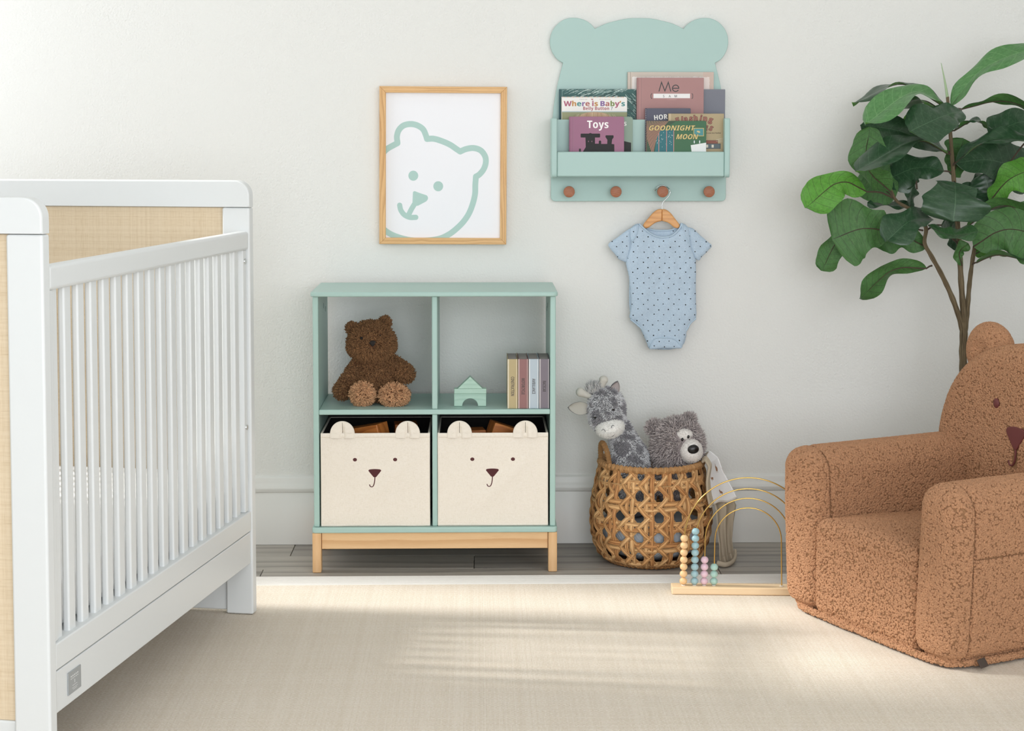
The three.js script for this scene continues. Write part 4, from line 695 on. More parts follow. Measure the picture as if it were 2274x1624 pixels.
  mesh('snap_flap', puff([[-0.0329, -0.2205], [-0.0281, -0.2083], [-0.0208, -0.1938], [-0.0106, -0.1896], [0.0054, -0.189], [0.0311, -0.1917], [0.0472, -0.202], [0.0582, -0.2181], [0.0345, -0.22], [0.0056, -0.2186], [-0.0169, -0.2218]], 0.0035, 0.0125, 0.01), jMat, bs);
}

// ---------------------------------------------------------------- plush animals
const lin = (r, g, b) => new THREE.Color().setRGB(r / 255, g / 255, b / 255, THREE.SRGBColorSpace);
const furMat = std(0xffffff, 0.95);
const curlLock = lockGeometry(0.55, 0.34, 0.8, 3, 5, 0.5), softLock = lockGeometry(0.4, 0.2, 0.5, 3, 4, 0.15);
const shade = (c, r, amp) => { const k = 1 + (r() - 0.5) * amp; return new THREE.Color(c.r * k, c.g * k, c.b * k); };
const tangled = (n, r, a) => V(n.x + (r() - 0.5) * a, n.y + (r() - 0.5) * a, n.z + (r() - 0.5) * a);
{
  const k = 1 / 821.6216, e = (x, y, z, cx, cy, cz, rx, ry, rz) => sdEll(x, y, z, cx * k, cy * k, cz * k, rx * k, ry * k, rz * k), c = (x, y, z, a, b, ra, rb) => sdCap(x, y, z, a.map((v) => v * k), b.map((v) => v * k), ra * k, rb * k);
  const f = (x, y, z) => {
    let d = e(x, y, z, 0, 55, -6, 42, 52, 36);
    d = smin(d, smin(e(x, y, z, -9, 139, 4, 47, 40, 40), e(x, y, z, -9, 126, 8, 48, 29, 40), 0.02), 0.012);
    d = smin(d, c(x, y, z, [-38, 86, 2], [-74, 27, 8], 12, 16), 0.012); d = smin(d, c(x, y, z, [36, 88, 0], [66, 66, 16], 14, 17), 0.012);
    d = smin(d, c(x, y, z, [-24, 22, 8], [-27, 25, 42], 19, 24), 0.012); d = smin(d, smin(c(x, y, z, [22, 20, 8], [40, 23, 42], 19, 22), e(x, y, z, 44, 22, 48, 30, 21, 20), 0.01), 0.012);
    return d;
  };
  const t = thing('teddy_bear', 'brown curly-haired teddy bear with paler soles sitting on the bookcase shelf', 'teddy bear', [-0.2763, 0.4362 + 0.001, 0.2]);
  const brown = lin(134, 97, 64), sole = lin(206, 160, 120), under = std(0x6a452a, 0.95);
  const g = skin(f, [-0.125, -0.004, -0.075], [0.125, 0.235, 0.11], 0.0042), body = mesh('body', g, under, t);
  const look = (p, n, r, len) => {
    const foot = p.y < 0.062 && p.z > 0.046 && n.z > 0.05, face = Math.hypot(p.x + 4 * k, p.y - 138 * k) < 0.0115 && p.z > 0.04;
    if (face || (Math.hypot(p.x - 13 * k, p.y - 154 * k) < 0.003 && p.z > 0.02) || Math.hypot(p.x + 28 * k, p.y - 149 * k) < 0.0042 && p.z > 0.02 || p.y < 0.003) return null;
    const dir = tangled(n, r, 1.5); dir.y -= 0.35; return { dir, len: len * (0.75 + r() * 0.5), wide: len * (0.48 + r() * 0.25), color: shade(foot ? sole : brown, r, 0.5) };
  };
  pile('fur', body, 16000, curlLock, furMat, 101, (p, n, r) => look(p, n, r, 0.0092));
  for (const [x, y, z, r0] of [[-52, 165, -2, 10], [20, 178, -2, 10]]) {
    const ear = mesh('ear', skin((a, b, cc) => e(a, b, cc, x, y, z, r0, r0, 7), [(x - 16) * k, (y - 16) * k, -0.014], [(x + 16) * k, (y + 16) * k, 0.012], 0.003), under, t);
    pile('fur', ear, 420, curlLock, furMat, 103 + x, (p, n, r) => { const dir = tangled(n, r, 1.1); dir.x += x < 0 ? -0.5 : 0.2; dir.y += 0.4; return { dir, len: 0.0085 * (0.8 + r() * 0.5), wide: 0.0055, color: shade(brown, r, 0.5) }; });
  }
  const dark = std(0x160d08, 0.75);
  const nose = new THREE.Shape(); nose.moveTo(-7 * k, 4 * k); nose.quadraticCurveTo(0, 8.5 * k, 7 * k, 4.5 * k); nose.quadraticCurveTo(8.5 * k, 1 * k, 2 * k, -6 * k); nose.quadraticCurveTo(0.5 * k, -7.5 * k, -1.5 * k, -6 * k); nose.quadraticCurveTo(-9 * k, 1 * k, -7 * k, 4 * k);
  mesh('nose', at(slab(nose, 0.008, 0.002), -4 * k, 138 * k, 0.064, -0.12), dark, t, 'dark stitched triangular nose');
  for (const [x, y, z] of [[-28, 149, 45], [13, 154, 41]]) mesh('eye', at(new THREE.SphereGeometry(x < 0 ? 0.0042 : 0.0028, 14, 10), x * k, y * k, z * k + 0.0015), dark, t);
}

// ---------------------------------------------------------------- basket of water-hyacinth cane weave
const BK = { x: 0.4739, z: 0.2, H: 0.2742, };
{
  const s0 = 1 / 2837, H = BK.H, bk = thing('basket', 'round caned water-hyacinth basket holding two plush animals beside the bookcase', 'basket', [BK.x, 0.0006, BK.z]);
  const prof = new THREE.CatmullRomCurve3([[0.116, 0.004], [0.14, 0.026], [0.1565, 0.07], [0.1615, 0.12], [0.157, 0.175], [0.147, 0.225], [0.1385, H - 0.012]].map(([r, y]) => V(r, y, 0)), false, 'centripetal'), tab = prof.getPoints(200);
  const R = (y) => { let a = 0, b = tab.length - 1; while (b - a > 1) { const m = (a + b) >> 1; if (tab[m].y <= y) a = m; else b = m; } const q = clamp((y - tab[a].y) / (tab[b].y - tab[a].y || 1), -0.2, 1.2); return tab[a].x + (tab[b].x - tab[a].x) * q; };
  const fiber = (seed, a, b) => { const t = woodTexture(seed, a, b, 3, 1.3, 512, 128); return t; };
  const fibBump = per(mirrored(dataTexture(256, 128, (i, j) => { const q = 128 + noise(i * 0.012, j * 0.22, 3) * 130 + noise(i * 0.05, j * 0.6, 5) * 50; return [q, q, q]; }, false)), 0.12, 0.013);
  const mats = [[[230, 176, 116], [174, 114, 64]], [[214, 156, 98], [150, 94, 50]], [[238, 190, 132], [186, 128, 76]]].map(([a, b], i) => std(0xffffff, 0.62, { map: per(fiber(200 + i * 5, a, b), 0.16, 0.014), bumpMap: fibBump, bumpScale: 0.0022 }));
  const r = mulberry(61);
  const pt = (th, y, off) => { const q = R(y) + off; return V(Math.sin(th) * q, y, Math.cos(th) * q); };
  function strand(path, n, wide, thick, closed = false, name = 'strand') { // path(t) -> [theta, y, radial offset]
    const M = 10, pos = [], uv = [], idx = [], ph = r() * 9, tilt = (r() - 0.5) * 0.25; let len = 0, last = null;
    for (let i = 0; i <= n; i++) {
      const t = i / n, [th, y, off] = path(t), c = pt(th, y, off), a = pt(...path(Math.max(0, t - 0.004))), b = pt(...path(Math.min(1, t + 0.004))), T = b.sub(a).normalize(), nrm = pt(th, y, off + 0.01).sub(c).normalize(), S = T.clone().cross(nrm).normalize(); nrm.crossVectors(S, T);
      if (last) len += last.distanceTo(c); last = c.clone();
      const w = wide * (1 + 0.16 * noise(t * 9, ph, 1)), tk = thick * (1 + 0.2 * noise(t * 12, ph, 4)), ro = tilt + 0.22 * noise(t * 6, ph, 8);
      for (let j = 0; j <= M; j++) { const a2 = (j / M) * Math.PI * 2, cx = Math.sign(Math.cos(a2)) * Math.abs(Math.cos(a2)) ** 0.7 * w / 2, cy = Math.sin(a2) * tk / 2 * (1 + 0.18 * Math.cos(a2 * 4 + ph)), x = cx * Math.cos(ro) - cy * Math.sin(ro), y2 = cx * Math.sin(ro) + cy * Math.cos(ro); pos.push(c.x + S.x * x + nrm.x * y2, c.y + S.y * x + nrm.y * y2, c.z + S.z * x + nrm.z * y2); uv.push(len + ph, (j / M) * 0.026); }
    }
    for (let i = 0; i < n; i++) for (let j = 0; j < M; j++) { const a = i * (M + 1) + j, b = a + 1, c = a + M + 1, d = c + 1; idx.push(a, b, d, a, d, c); }
    const g = new THREE.BufferGeometry(); g.setAttribute('position', new THREE.Float32BufferAttribute(pos, 3)); g.setAttribute('uv', new THREE.Float32BufferAttribute(uv, 2)); g.setIndex(idx); g.computeVertexNormals();
    return mesh(name, g, mats[(r() * 3) | 0], bk);
  }
  const C = 19, dT = (Math.PI * 2) / C, sy = 0.0552, yTop = H - 0.008, y0 = 0.008, ref = H - 0.0976; // height of one pair of level strands
  const th0 = -0.152 + 0.02;
  for (let k = 0; k < C; k++) for (const s of [-1, 1]) { const p = r() * 0.004; strand((t) => { const y = y0 + (yTop - y0) * t; return [th0 + k * dT + s * 0.0074 / R(y) + 0.012 * noise(y * 20, k, s), y, 0.001 + 0.0028 * Math.cos((Math.PI * 2 * (y - ref)) / sy + (k % 2) * Math.PI)]; }, 44, 0.0134, 0.0042); }
  for (let j = -4; j <= 2; j++) for (const s of [-1, 1]) { const y = ref + j * sy + s * 0.0074; if (y < 0.012 || y > H - 0.012) continue; strand((t) => [t * Math.PI * 2, y + 0.0016 * noise(t * 24, j, s) + 0.0012, 0.0005 - 0.0028 * Math.cos(C * (t * Math.PI * 2 - th0) * 0.5 + j * Math.PI)], 190, 0.0132, 0.0042, true); }
  for (let k = 0; k < C; k++) for (const s of [-1, 1]) strand((t) => { const y = y0 + (yTop - y0) * t; return [th0 + (k + 0.5) * dT + s * ((y - ref) / sy) * dT, y, 0.0022 + 0.0038 * Math.sin((Math.PI * 2 * (y - ref)) / sy + (s > 0 ? 0 : Math.PI))]; }, 60, 0.0124, 0.004);
  const coil = (radius, y, thick, turns, squash = 1) => { const N = 420, M = 10, g = sheet((u, v) => { const th = u * Math.PI * 2, a = v * Math.PI * 2, tw = thick * (1 + 0.13 * Math.sin(th * turns + a * 1.2) + 0.12 * noise(th * 9, a, radius * 50)), q = radius + Math.cos(a) * tw; return [Math.sin(th) * q, y + Math.sin(a) * tw * squash, Math.cos(th) * q]; }, N, M, (u, v) => [v * 0.05, u * 1.1]); return g; };
  mesh('rim', coil(0.1375, H - 0.004, 0.0094, 62), mats[0], bk, 'thick wrapped rim');
  mesh('bottom_ring', coil(0.118, 0.0085, 0.0072, 60), mats[1], bk);
  mesh('base', at(new THREE.CylinderGeometry(0.116, 0.116, 0.006, 48), 0, 0.006, 0), mats[1], bk);
  for (const s of [-1]) { // the wrapped loop handle that stands on the rim
    const pts = []; for (let i = 0; i <= 16; i++) { const a = Math.PI * (i / 16); const q = 0.1365 + 0.004 * Math.sin(a), th = s * 1.3 + Math.cos(a) * 0.25; pts.push([Math.sin(th) * q, H - 0.012 + Math.sin(a) * 0.066, Math.cos(th) * q]); }
    mesh('handle', limb(pts, (t) => 0.0072 * (1 + 0.12 * Math.sin(t * 120)), 110, 9), mats[0], bk);
  }
  // a rib-knit throw bundled in the bottom of the basket
  const throwO = thing('knitted_throw', 'light grey rib-knit throw bundled in the bottom of the basket', 'blanket', [BK.x, 0.0105, BK.z]);
  mesh('bundle', sheet((u, v) => { const th = u * Math.PI * 2, y = 0.002 + 0.106 * v, q = v < 0.0001 ? 0.0 : (0.6 + 0.4 * Math.sin(Math.PI * Math.min(1, v * 3) * 0.5)) * (R(y + 0.012) - 0.0135) * (v > 0.86 ? Math.sqrt(Math.max(0, 1 - ((v - 0.86) / 0.14) ** 2)) : 1), dy = y + 0.5 * th, rib = 0.0026 * Math.abs(Math.sin((th + 2.4 * y * 5 + 0.3 * Math.sin(y * 30)) * 48)), f2 = 0.006 * noise(th * 2.2, y * 20, 2); return [Math.sin(th) * (q - 0.004 + rib - Math.abs(f2)), y, Math.cos(th) * (q - 0.004 + rib - Math.abs(f2))]; }, 480, 40), std(0xb4bbc2, 0.95), throwO);
}

// ---------------------------------------------------------------- plush giraffe and plush grey bear, side by side in the basket
{
  const k = 1 / 2837, Ex = (cx, cy) => [(cx - 385) * k, (300 - cy) * k];
  const t = thing('plush_giraffe', 'grey patterned plush giraffe with a white muzzle leaning out of the basket', 'plush toy', [0.3572, 0.418, 0.2]);
  const [hx, hy] = Ex(368, 300), f = (x, y, z) => {
    let d = sdEll(x, y, z, hx, hy, 0, 0.049, 0.056, 0.046);
    d = smin(d, sdEll(x, y, z, ...Ex(372, 385), 0.018, 0.042, 0.036, 0.04), 0.02);
    const n1 = Ex(470, 470), n2 = Ex(560, 700), n3 = Ex(600, 1010);
    d = smin(d, sdCap(x, y, z, [...n1, -0.012], [...n2, -0.006], 0.031, 0.046), 0.018);
    return smin(d, sdCap(x, y, z, [...n2, -0.006], [...n3, 0], 0.046, 0.05), 0.01);
  };
  const under = std(0x77777a, 0.95), body = mesh('body', skin(f, [-0.06, -0.31, -0.07], [0.14, 0.07, 0.075], 0.0045), under, t);
  const seeds = (() => { const r = mulberry(9), a = []; for (let i = 0; i < 260; i++) a.push([r() * 0.2 - 0.07, r() * 0.38 - 0.31, r() * 0.14 - 0.07]); return a; })();
  const patch = (p) => { let a = 9, b = 9; for (const q of seeds) { const d = Math.hypot(p.x - q[0], p.y - q[1], p.z - q[2]); if (d < a) { b = a; a = d; } else if (d < b) b = d; } return b - a; };
  const dk = lin(160, 158, 162), lt = lin(226, 226, 228);
  const comb = (p, n, r) => { const dir = tangled(n, r, 1.0); dir.y -= 0.55; return dir; };
  const muz = Ex(388, 432), onMuzzle = (p) => ((p.x - muz[0]) / 0.039) ** 2 + ((p.y - muz[1]) / 0.0265) ** 2 < 1 && p.z > 0.02;
  const eyeAt = [[410, 287, 0.0445], [274, 348, 0.0405]].map(([a, b, z]) => [...Ex(a, b), z]);
  pile('fur', body, 17000, softLock, furMat, 301, (p, n, r) => { if (onMuzzle(p) || p.y < -0.25 || eyeAt.some((q) => p.z > 0.01 && Math.hypot(p.x - q[0], p.y - q[1]) < 0.0058)) return null; const w = patch(p), mix = smooth(0.0045, 0.0085, w + (r() - 0.5) * 0.002), col = lt.clone().lerp(dk, mix); return { dir: comb(p, n, r), len: 0.0072 * (0.7 + r() * 0.6), wide: 0.0052, color: shade(col, r, 0.26) }; });
  const white = std(0xe9e8e4, 0.95), wM = skin((x, y, z) => { const c = Math.cos(0.2), s = -Math.sin(0.2), a = x - muz[0], b = y - muz[1]; return smin(sdEll(a * c - b * s, a * s + b * c, z, 0, 0.001, 0.04, 0.039, 0.0255, 0.029), sdEll(a * c - b * s, a * s + b * c, z, 0, -0.004, 0.044, 0.031, 0.022, 0.028), 0.01); }, [muz[0] - 0.045, muz[1] - 0.035, 0.005], [muz[0] + 0.045, muz[1] + 0.035, 0.08], 0.003);
  const muzzle = mesh('muzzle', wM, white, t, 'white plush muzzle');
  pile('fur', muzzle, 2600, softLock, furMat, 303, (p, n, r) => (n.z < -0.2 ? null : { dir: tangled(n, r, 1.6), len: 0.0028 * (0.7 + r() * 0.5), wide: 0.0034, color: shade(lin(238, 237, 233), r, 0.12) }));
  const thread = std(0x6d6a6c, 0.8), zf = (x, y) => { const a = (x - muz[0]) / 0.036, b = (y - muz[1]) / 0.024; return 0.0425 + 0.0295 * Math.sqrt(Math.max(0, 1 - a * a * 0.9 - b * b * 0.7)); };
  const stitch = (name, pts) => mesh(name, tube(pts.map(([a, b]) => { const [x, y] = Ex(a, b); return [x, y, zf(x, y) + 0.001]; }), 0.0009, 20, 6), thread, muzzle);
  stitch('smile', [[358, 480], [370, 489], [390, 489], [410, 480], [419, 462]]); stitch('nostril', [[318, 442], [330, 432], [342, 440], [345, 452]]); stitch('nostril', [[392, 420], [396, 404], [408, 400], [414, 406]]);
  const cream = std(0xc6c3ba, 0.9);
  for (const pts of [[[[250, 205], 0], [[205, 190], 0.004], [[165, 172], 0.006]], [[[335, 150], 0], [[335, 110], 0.002], [[345, 80], 0.002]]]) { const P3 = pts.map(([q, z]) => [...Ex(...q), z]); mesh('horn', skin((x, y, z) => smin(sdCap(x, y, z, P3[0], P3[1], 0.0085, 0.0085), sdCap(x, y, z, P3[1], P3[2], 0.0085, 0.0125), 0.004), [Math.min(P3[0][0], P3[2][0]) - 0.016, P3[0][1] - 0.014, -0.018], [Math.max(P3[0][0], P3[2][0]) + 0.016, P3[2][1] + 0.016, 0.022], 0.0028), cream, t, 'stubby cream horn'); }
  const ear = (a, b, wid, zt, inner) => { // a cupped leaf-shaped ear
    const A = V(...Ex(...a), 0.004), B = V(...Ex(...b), zt), d = B.clone().sub(A), side = d.clone().cross(V(0, 0, 1)).normalize();
    const o = new THREE.Group(); o.name = 'ear'; t.add(o);
    const surf = (off) => sheet((u, v) => { const w = wid * Math.sin(Math.PI * clamp(0.14 + 0.86 * v, 0, 1)) ** 0.75, s = (u - 0.5) * 2, p = A.clone().addScaledVector(d, v).addScaledVector(side, s * w); return [p.x, p.y, p.z + off + s * s * 0.006 - 0.004 + 0.004 * Math.sin(v * 3)]; }, 10, 14);
    const outer = surf(-0.003); mesh('inner', surf(0.002), std(inner, 0.95), o, 'pale inner ear'); const oo = mesh('outer', outer, under, o);
    pile('fur', oo, 420, softLock, furMat, 320 + wid * 1e4, (p, n, r) => { const dir = d.clone().normalize(); dir.x += (r() - 0.5); dir.y += (r() - 0.5); dir.z += -0.3 + (r() - 0.5) * 0.6; return { dir, len: 0.0075, wide: 0.006, color: shade(r() < 0.4 ? lt : dk, r, 0.35) }; }).removeFromParent();
    const fringe = []; mesh('edge', tube([...Array(15)].map((_, i) => { const v = i / 14, w = wid * Math.sin(Math.PI * clamp(0.14 + 0.86 * v, 0, 1)) ** 0.75; return A.clone().addScaledVector(d, v).addScaledVector(side, -w); }), 0.0018, 24, 6), std(0x6f6e71, 0.95), o);
  };
  ear([232, 300], [70, 288], 0.0175, 0.006, 0xb9b6ad); ear([415, 195], [458, 92], 0.0125, -0.004, 0xa79d9b);
  const eyeM = std(0x17130f, 0.15);
  for (const q of eyeAt) { mesh('eye', at(new THREE.SphereGeometry(0.0048, 16, 12), ...q), eyeM, t); mesh('eyelid', at(new THREE.SphereGeometry(0.0056, 16, 8, 0, 6.3, 0, 1.25), ...q, 0.1, 0, 0.25), std(0x8b8a8d, 0.95), t); }
  const tuft = mesh('forelock', skin((x, y, z) => sdEll(x, y, z, ...Ex(275, 165), 0, 0.02, 0.013, 0.014), [Ex(275, 165)[0] - 0.024, Ex(275, 165)[1] - 0.018, -0.018], [Ex(275, 165)[0] + 0.024, Ex(275, 165)[1] + 0.018, 0.018], 0.004), under, t, 'pale hair tuft between the horns');
  pile('fur', tuft, 420, softLock, furMat, 331, (p, n, r) => ({ dir: V((r() - 0.62) * 1.0, 1.1, 0.4 + (r() - 0.5)), len: 0.02 * (0.6 + r() * 0.6), wide: 0.008, color: shade(lin(205, 205, 204), r, 0.3) }));
}
{
  const k = 1 / 2837, Ex = (cx, cy) => [(cx - 910) * k, (570 - cy) * k];
  const t = thing('plush_bear', 'shaggy grey plush bear with a white muzzle and black nose in the basket', 'plush toy', [0.5443, 0.3213, 0.205]);
  const under = std(0x8d8383, 0.95), grey = lin(186, 176, 174);
  const f = (x, y, z) => { let d = sdEll(x, y, z, 0.002, 0.002, 0, 0.066, 0.064, 0.062); d = smin(d, sdEll(x, y, z, 0.002, -0.022, 0.004, 0.058, 0.042, 0.055), 0.02); return smin(d, sdCap(x, y, z, [-0.004, -0.04, -0.008], [-0.014, -0.14, -0.004], 0.05, 0.036), 0.02); };
  const body = mesh('body', skin(f, [-0.08, -0.2, -0.075], [0.08, 0.075, 0.08], 0.0045), under, t);
  const muz = Ex(997, 598), pat = Ex(948, 482);
  const bare = (p) => (p.z > 0.01 && ((p.x - muz[0]) / 0.032) ** 2 + ((p.y - muz[1]) / 0.033) ** 2 < 1) || (p.z > 0.02 && ((p.x - pat[0]) / 0.023) ** 2 + ((p.y - pat[1]) / 0.017) ** 2 < 1);
  pile('fur', body, 7000, softLock, furMat, 401, (p, n, r) => { if (bare(p) || p.y < -0.14) return null; const dir = tangled(n, r, 1.2); dir.x -= 0.25; dir.y -= 0.25; return { dir, len: 0.0145 * (0.6 + r() * 0.6), wide: 0.0092, color: shade(grey, r, 0.42) }; });
  for (const [a, b, rx, ry] of [[737, 452, 0.02, 0.019], [1003, 385, 0.014, 0.013]]) { const [x, y] = Ex(a, b), er = mesh('ear', skin((p, q, z) => sdEll(p, q, z, x, y, -0.004, rx, ry, 0.01), [x - 0.028, y - 0.028, -0.02], [x + 0.028, y + 0.028, 0.014], 0.004), under, t); pile('fur', er, 520, softLock, furMat, 405 + a, (p, n, r) => { const dir = tangled(n, r, 1); dir.y += 0.3; return { dir, len: 0.0125 * (0.7 + r() * 0.5), wide: 0.0085, color: shade(grey, r, 0.4) }; }); }
  const white = std(0xe6e2dd, 0.95), plushWhite = (host, n, seed) => pile('fur', host, n, softLock, furMat, seed, (p, nn, r) => (nn.z < -0.3 ? null : { dir: tangled(nn, r, 1.5), len: 0.0026 * (0.7 + r() * 0.5), wide: 0.0032, color: shade(lin(236, 231, 226), r, 0.1) }));
  const muzzle = mesh('muzzle', skin((x, y, z) => smin(sdEll(x, y, z, muz[0], muz[1], 0.052, 0.031, 0.031, 0.03), sdEll(x, y, z, muz[0] + 0.001, muz[1] - 0.008, 0.056, 0.026, 0.022, 0.029), 0.01), [muz[0] - 0.04, muz[1] - 0.042, 0.015], [muz[0] + 0.04, muz[1] + 0.04, 0.095], 0.0032), white, t, 'round white muzzle'); plushWhite(muzzle, 2400, 411);
  const patchM = mesh('eye_patch', skin((x, y, z) => sdEll(x, y, z, pat[0], pat[1], 0.044, 0.0235, 0.0165, 0.017), [pat[0] - 0.03, pat[1] - 0.024, 0.02], [pat[0] + 0.03, pat[1] + 0.024, 0.07], 0.003), white, t, 'pale patch behind the eyes'); plushWhite(patchM, 900, 413);
  mesh('nose', at(new THREE.SphereGeometry(1, 32, 20).scale(0.0155, 0.0122, 0.008), ...Ex(1007, 573), 0.0835, -0.05, 0.1, 0.12), std(0x0d0c0c, 0.3), t, 'glossy black nose');
  for (const [a, b] of [[931, 509], [976, 489]]) mesh('eye', at(new THREE.SphereGeometry(1, 18, 14).scale(0.0034, 0.0048, 0.003), ...Ex(a, b), 0.0605, 0, 0, -0.2), std(0x120e0c, 0.15), t);
}

// ---------------------------------------------------------------- small blanket over the basket's rim
{
  const bl = thing('draped_blanket', 'white baby blanket with brown animal print and beige lining hanging over the basket rim', 'blanket', [0.6521, 0, 0.25]);
  const OX = 0.6521;
  const print = canvasTexture(512, 1024, (c, W, H) => { c.fillStyle = '#eeecec'; c.fillRect(0, 0, W, H); const beast = (x, y, s, rot) => { c.save(); c.translate(x, y); c.rotate(rot); c.scale(s, s); c.fillStyle = '#9b7357'; c.beginPath(); c.ellipse(0, 0, 34, 22, 0, 0, 7); c.ellipse(-30, -18, 14, 12, 0, 0, 7); c.fill(); c.beginPath(); c.moveTo(-36, -24); c.lineTo(-40, -58); c.lineTo(-26, -30); c.lineTo(-16, -54); c.lineTo(-18, -22); c.fill(); c.fillRect(-26, 10, 9, 26); c.fillRect(16, 10, 9, 26); c.restore(); }; beast(90, 210, 0.9, 0.2); beast(330, 520, 1.2, 0.1); beast(120, 640, 1.0, -0.2); beast(400, 180, 0.9, 0); beast(260, 860, 1.1, 0.3); });
  const wmat = std(0xffffff, 0.95, { map: print, side: THREE.DoubleSide }), linen = std(0xb3a692, 0.98, { side: THREE.DoubleSide });
  const row = (tbl, v) => { const n = tbl.length - 1, i = Math.min(n - 1, Math.floor(v * n)), q = v * n - i, s = q * q * (3 - 2 * q); return tbl[i].map((a, c) => a + (tbl[i + 1][c] - a) * (0.5 * q + 0.5 * s)); };
  // each row: left x, right x, y, z of the left edge, z of the right edge (metres)
  const R1 = [[0.6084, 0.626, BK.H + 0.014, 0.258, 0.18], [0.6156, 0.6357, BK.H + 0.021, 0.266, 0.182], [0.6265, 0.6571, BK.H + 0.004, 0.275, 0.19], [0.6199, 0.6721, 0.2383, 0.288, 0.2], [0.6231, 0.6919, 0.2014, 0.292, 0.21], [0.6306, 0.7054, 0.1719, 0.294, 0.22]];
  const surf = (tbl, fold, off, wave) => (u, v) => { const [a, b, y, z0, z1] = row(tbl, v), s = Math.sin(u * wave + v * 1.5); return [a + (b - a) * u - OX + off * 0.4, y + 0.004 * Math.sin(u * 7) * v, z0 + (z1 - z0) * u - 0.25 + fold * s * v + off]; };
  const both = (name, tbl, fold, wave, front, back, nu, nv) => { mesh(name, sheet(surf(tbl, fold, 0, wave), nu, nv, (u, v) => [u, 1 - v]), front, bl, front === wmat ? 'white printed side' : undefined); mesh('lining', sheet(surf(tbl, fold, -0.0028, wave), nu, nv), back, bl); };
  both('printed_side', R1, 0.003, 6, wmat, linen, 20, 40);
  const R2 = [[0.6294, 0.69, 0.1923, 0.276, 0.2], [0.6398, 0.7086, 0.1503, 0.28, 0.21], [0.6426, 0.7016, 0.1008, 0.282, 0.21], [0.6478, 0.697, 0.0562, 0.284, 0.215], [0.648, 0.7006, 0.022, 0.288, 0.22], [0.6506, 0.7032, 0.004, 0.296, 0.232]];
  mesh('lining', sheet((u, v) => { const [a, b, y, z0, z1] = row(R2, v), q = Math.sin(u * 15 + Math.sin(v * 4) * 0.8); return [a + (b - a) * u - OX + 0.002 * Math.cos(u * 15), y + (v > 0.8 ? 0 : 0.003 * q), z0 + (z1 - z0) * u - 0.25 + 0.013 * q * (0.4 + 0.6 * v)]; }, 60, 60), linen, bl, 'beige lining in hanging folds');
  const hem = (tbl, u, name, mat, rad = 0.0032) => mesh(name, tube([...Array(13)].map((_, i) => { const p = surf(tbl, 0.003, 0, 6)(u, i / 12); return p; }), rad, 40, 7), mat, bl);
  hem(R1, 0, 'hem', linen, 0.0042); hem(R1, 1, 'hem', wmat, 0.002);
  mesh('hem', tube([...Array(11)].map((_, i) => surf(R1, 0.003, -0.001, 6)(i / 10, 1)), 0.0034, 30, 7), std(0xd8d0c6, 0.95), bl);
  for (const [o, zz] of [[0.006, 0.006], [0.011, 0.011]]) mesh('fold', tube([...Array(13)].map((_, i) => { const p = surf(R1, 0.003, 0, 6)(0, i / 12); return [p[0] - o * (0.2 + 0.5 * i / 12), p[1] - o * 0.5, p[2] + zz]; }), 0.004, 40, 7), linen, bl);
  mesh('bottom_roll', limb([[0.6442 - OX, 0.012, 0.045], [0.6626 - OX, 0.009, 0.052], [0.6849 - OX, 0.009, 0.028], [0.7013 - OX, 0.016, -0.012], [0.7038 - OX, 0.03, -0.028]], (t) => 0.0075 * (1 - 0.5 * t), 40, 10), linen, bl);
}

// ---------------------------------------------------------------- rainbow bead maze on a wooden base
{
  const o = 0.4889, oz = 0.585 - 0.004;
  const ab = thing('bead_rainbow', 'wooden toy rainbow with four brass arches and pastel beads on the rug', 'toy', [o, 0.0044, oz], THREE.MathUtils.degToRad(-3.5));
  mesh('base', at(rbox(0.375, 0.0185, 0.047, 0.003), 0.1875, 0.00925, -0.0235), std(0xffffff, 0.5, { map: per(woodTexture(140, [240, 212, 172], [220, 182, 134], 6, 0.6, 1024, 128), 0.5, 0.06) }), ab, 'pale wooden base bar');
  const brass = std(0xd2b16c, 0.22, { metalness: 1 }), xc = 0.193, hs = 0.116, y0 = 0.0185;
  const paint = { wood: std(0xecc592, 0.4), blue: std(0x9dc0c8, 0.35), pink: std(0xe3c3d1, 0.35), mint: std(0xa9cec5, 0.35) }, washer = std(0xeeeeea, 0.4);
  const beadG = (() => { const g = new THREE.LatheGeometry([...Array(13)].map((_, i) => { const a = -Math.PI / 2 + 0.22 + ((Math.PI - 0.44) * i) / 12; return new THREE.Vector2(Math.cos(a) * 0.0098, Math.sin(a) * 0.0092); }), 28); return g; })();
  [[0.1605, 7, 'wood'], [0.1325, 8, 'blue'], [0.108, 4, 'pink'], [0.0835, 3, 'mint']].forEach(([rad, n, col], i) => {
    const pts = [], flare = 0.003; for (let j = 0; j <= 4; j++) pts.push([xc - rad - 0.002 * (1 - j / 4), y0 + (hs * j) / 4, -0.0235]); for (let j = 1; j < 24; j++) { const a = Math.PI - (Math.PI * j) / 24; pts.push([xc + Math.cos(a) * rad, y0 + hs + Math.sin(a) * rad * (1 - 0.0), -0.0235]); } for (let j = 4; j >= 0; j--) pts.push([xc + rad + 0.002 * (1 - j / 4), y0 + (hs * j) / 4, -0.0235]);
    mesh('arch_wire', tube(pts, 0.0017, 140, 10), brass, ab, 'thin brass arch');
    for (const s of [-1, 1]) mesh('washer', at(new THREE.CylinderGeometry(0.005, 0.005, 0.0016, 18), xc + s * (rad + 0.002), y0 + 0.0007, -0.0235), washer, ab);
    for (let j = 0; j < n; j++) { const b = mesh('bead', beadG, paint[col], ab, `${{ wood: 'natural wood', blue: 'pale blue', pink: 'pale pink', mint: 'mint' }[col]} bead`); b.position.set(xc - rad - 0.002 * (1 - j / 7), y0 + 0.0108 + j * 0.0182, -0.0235); }
  });
}

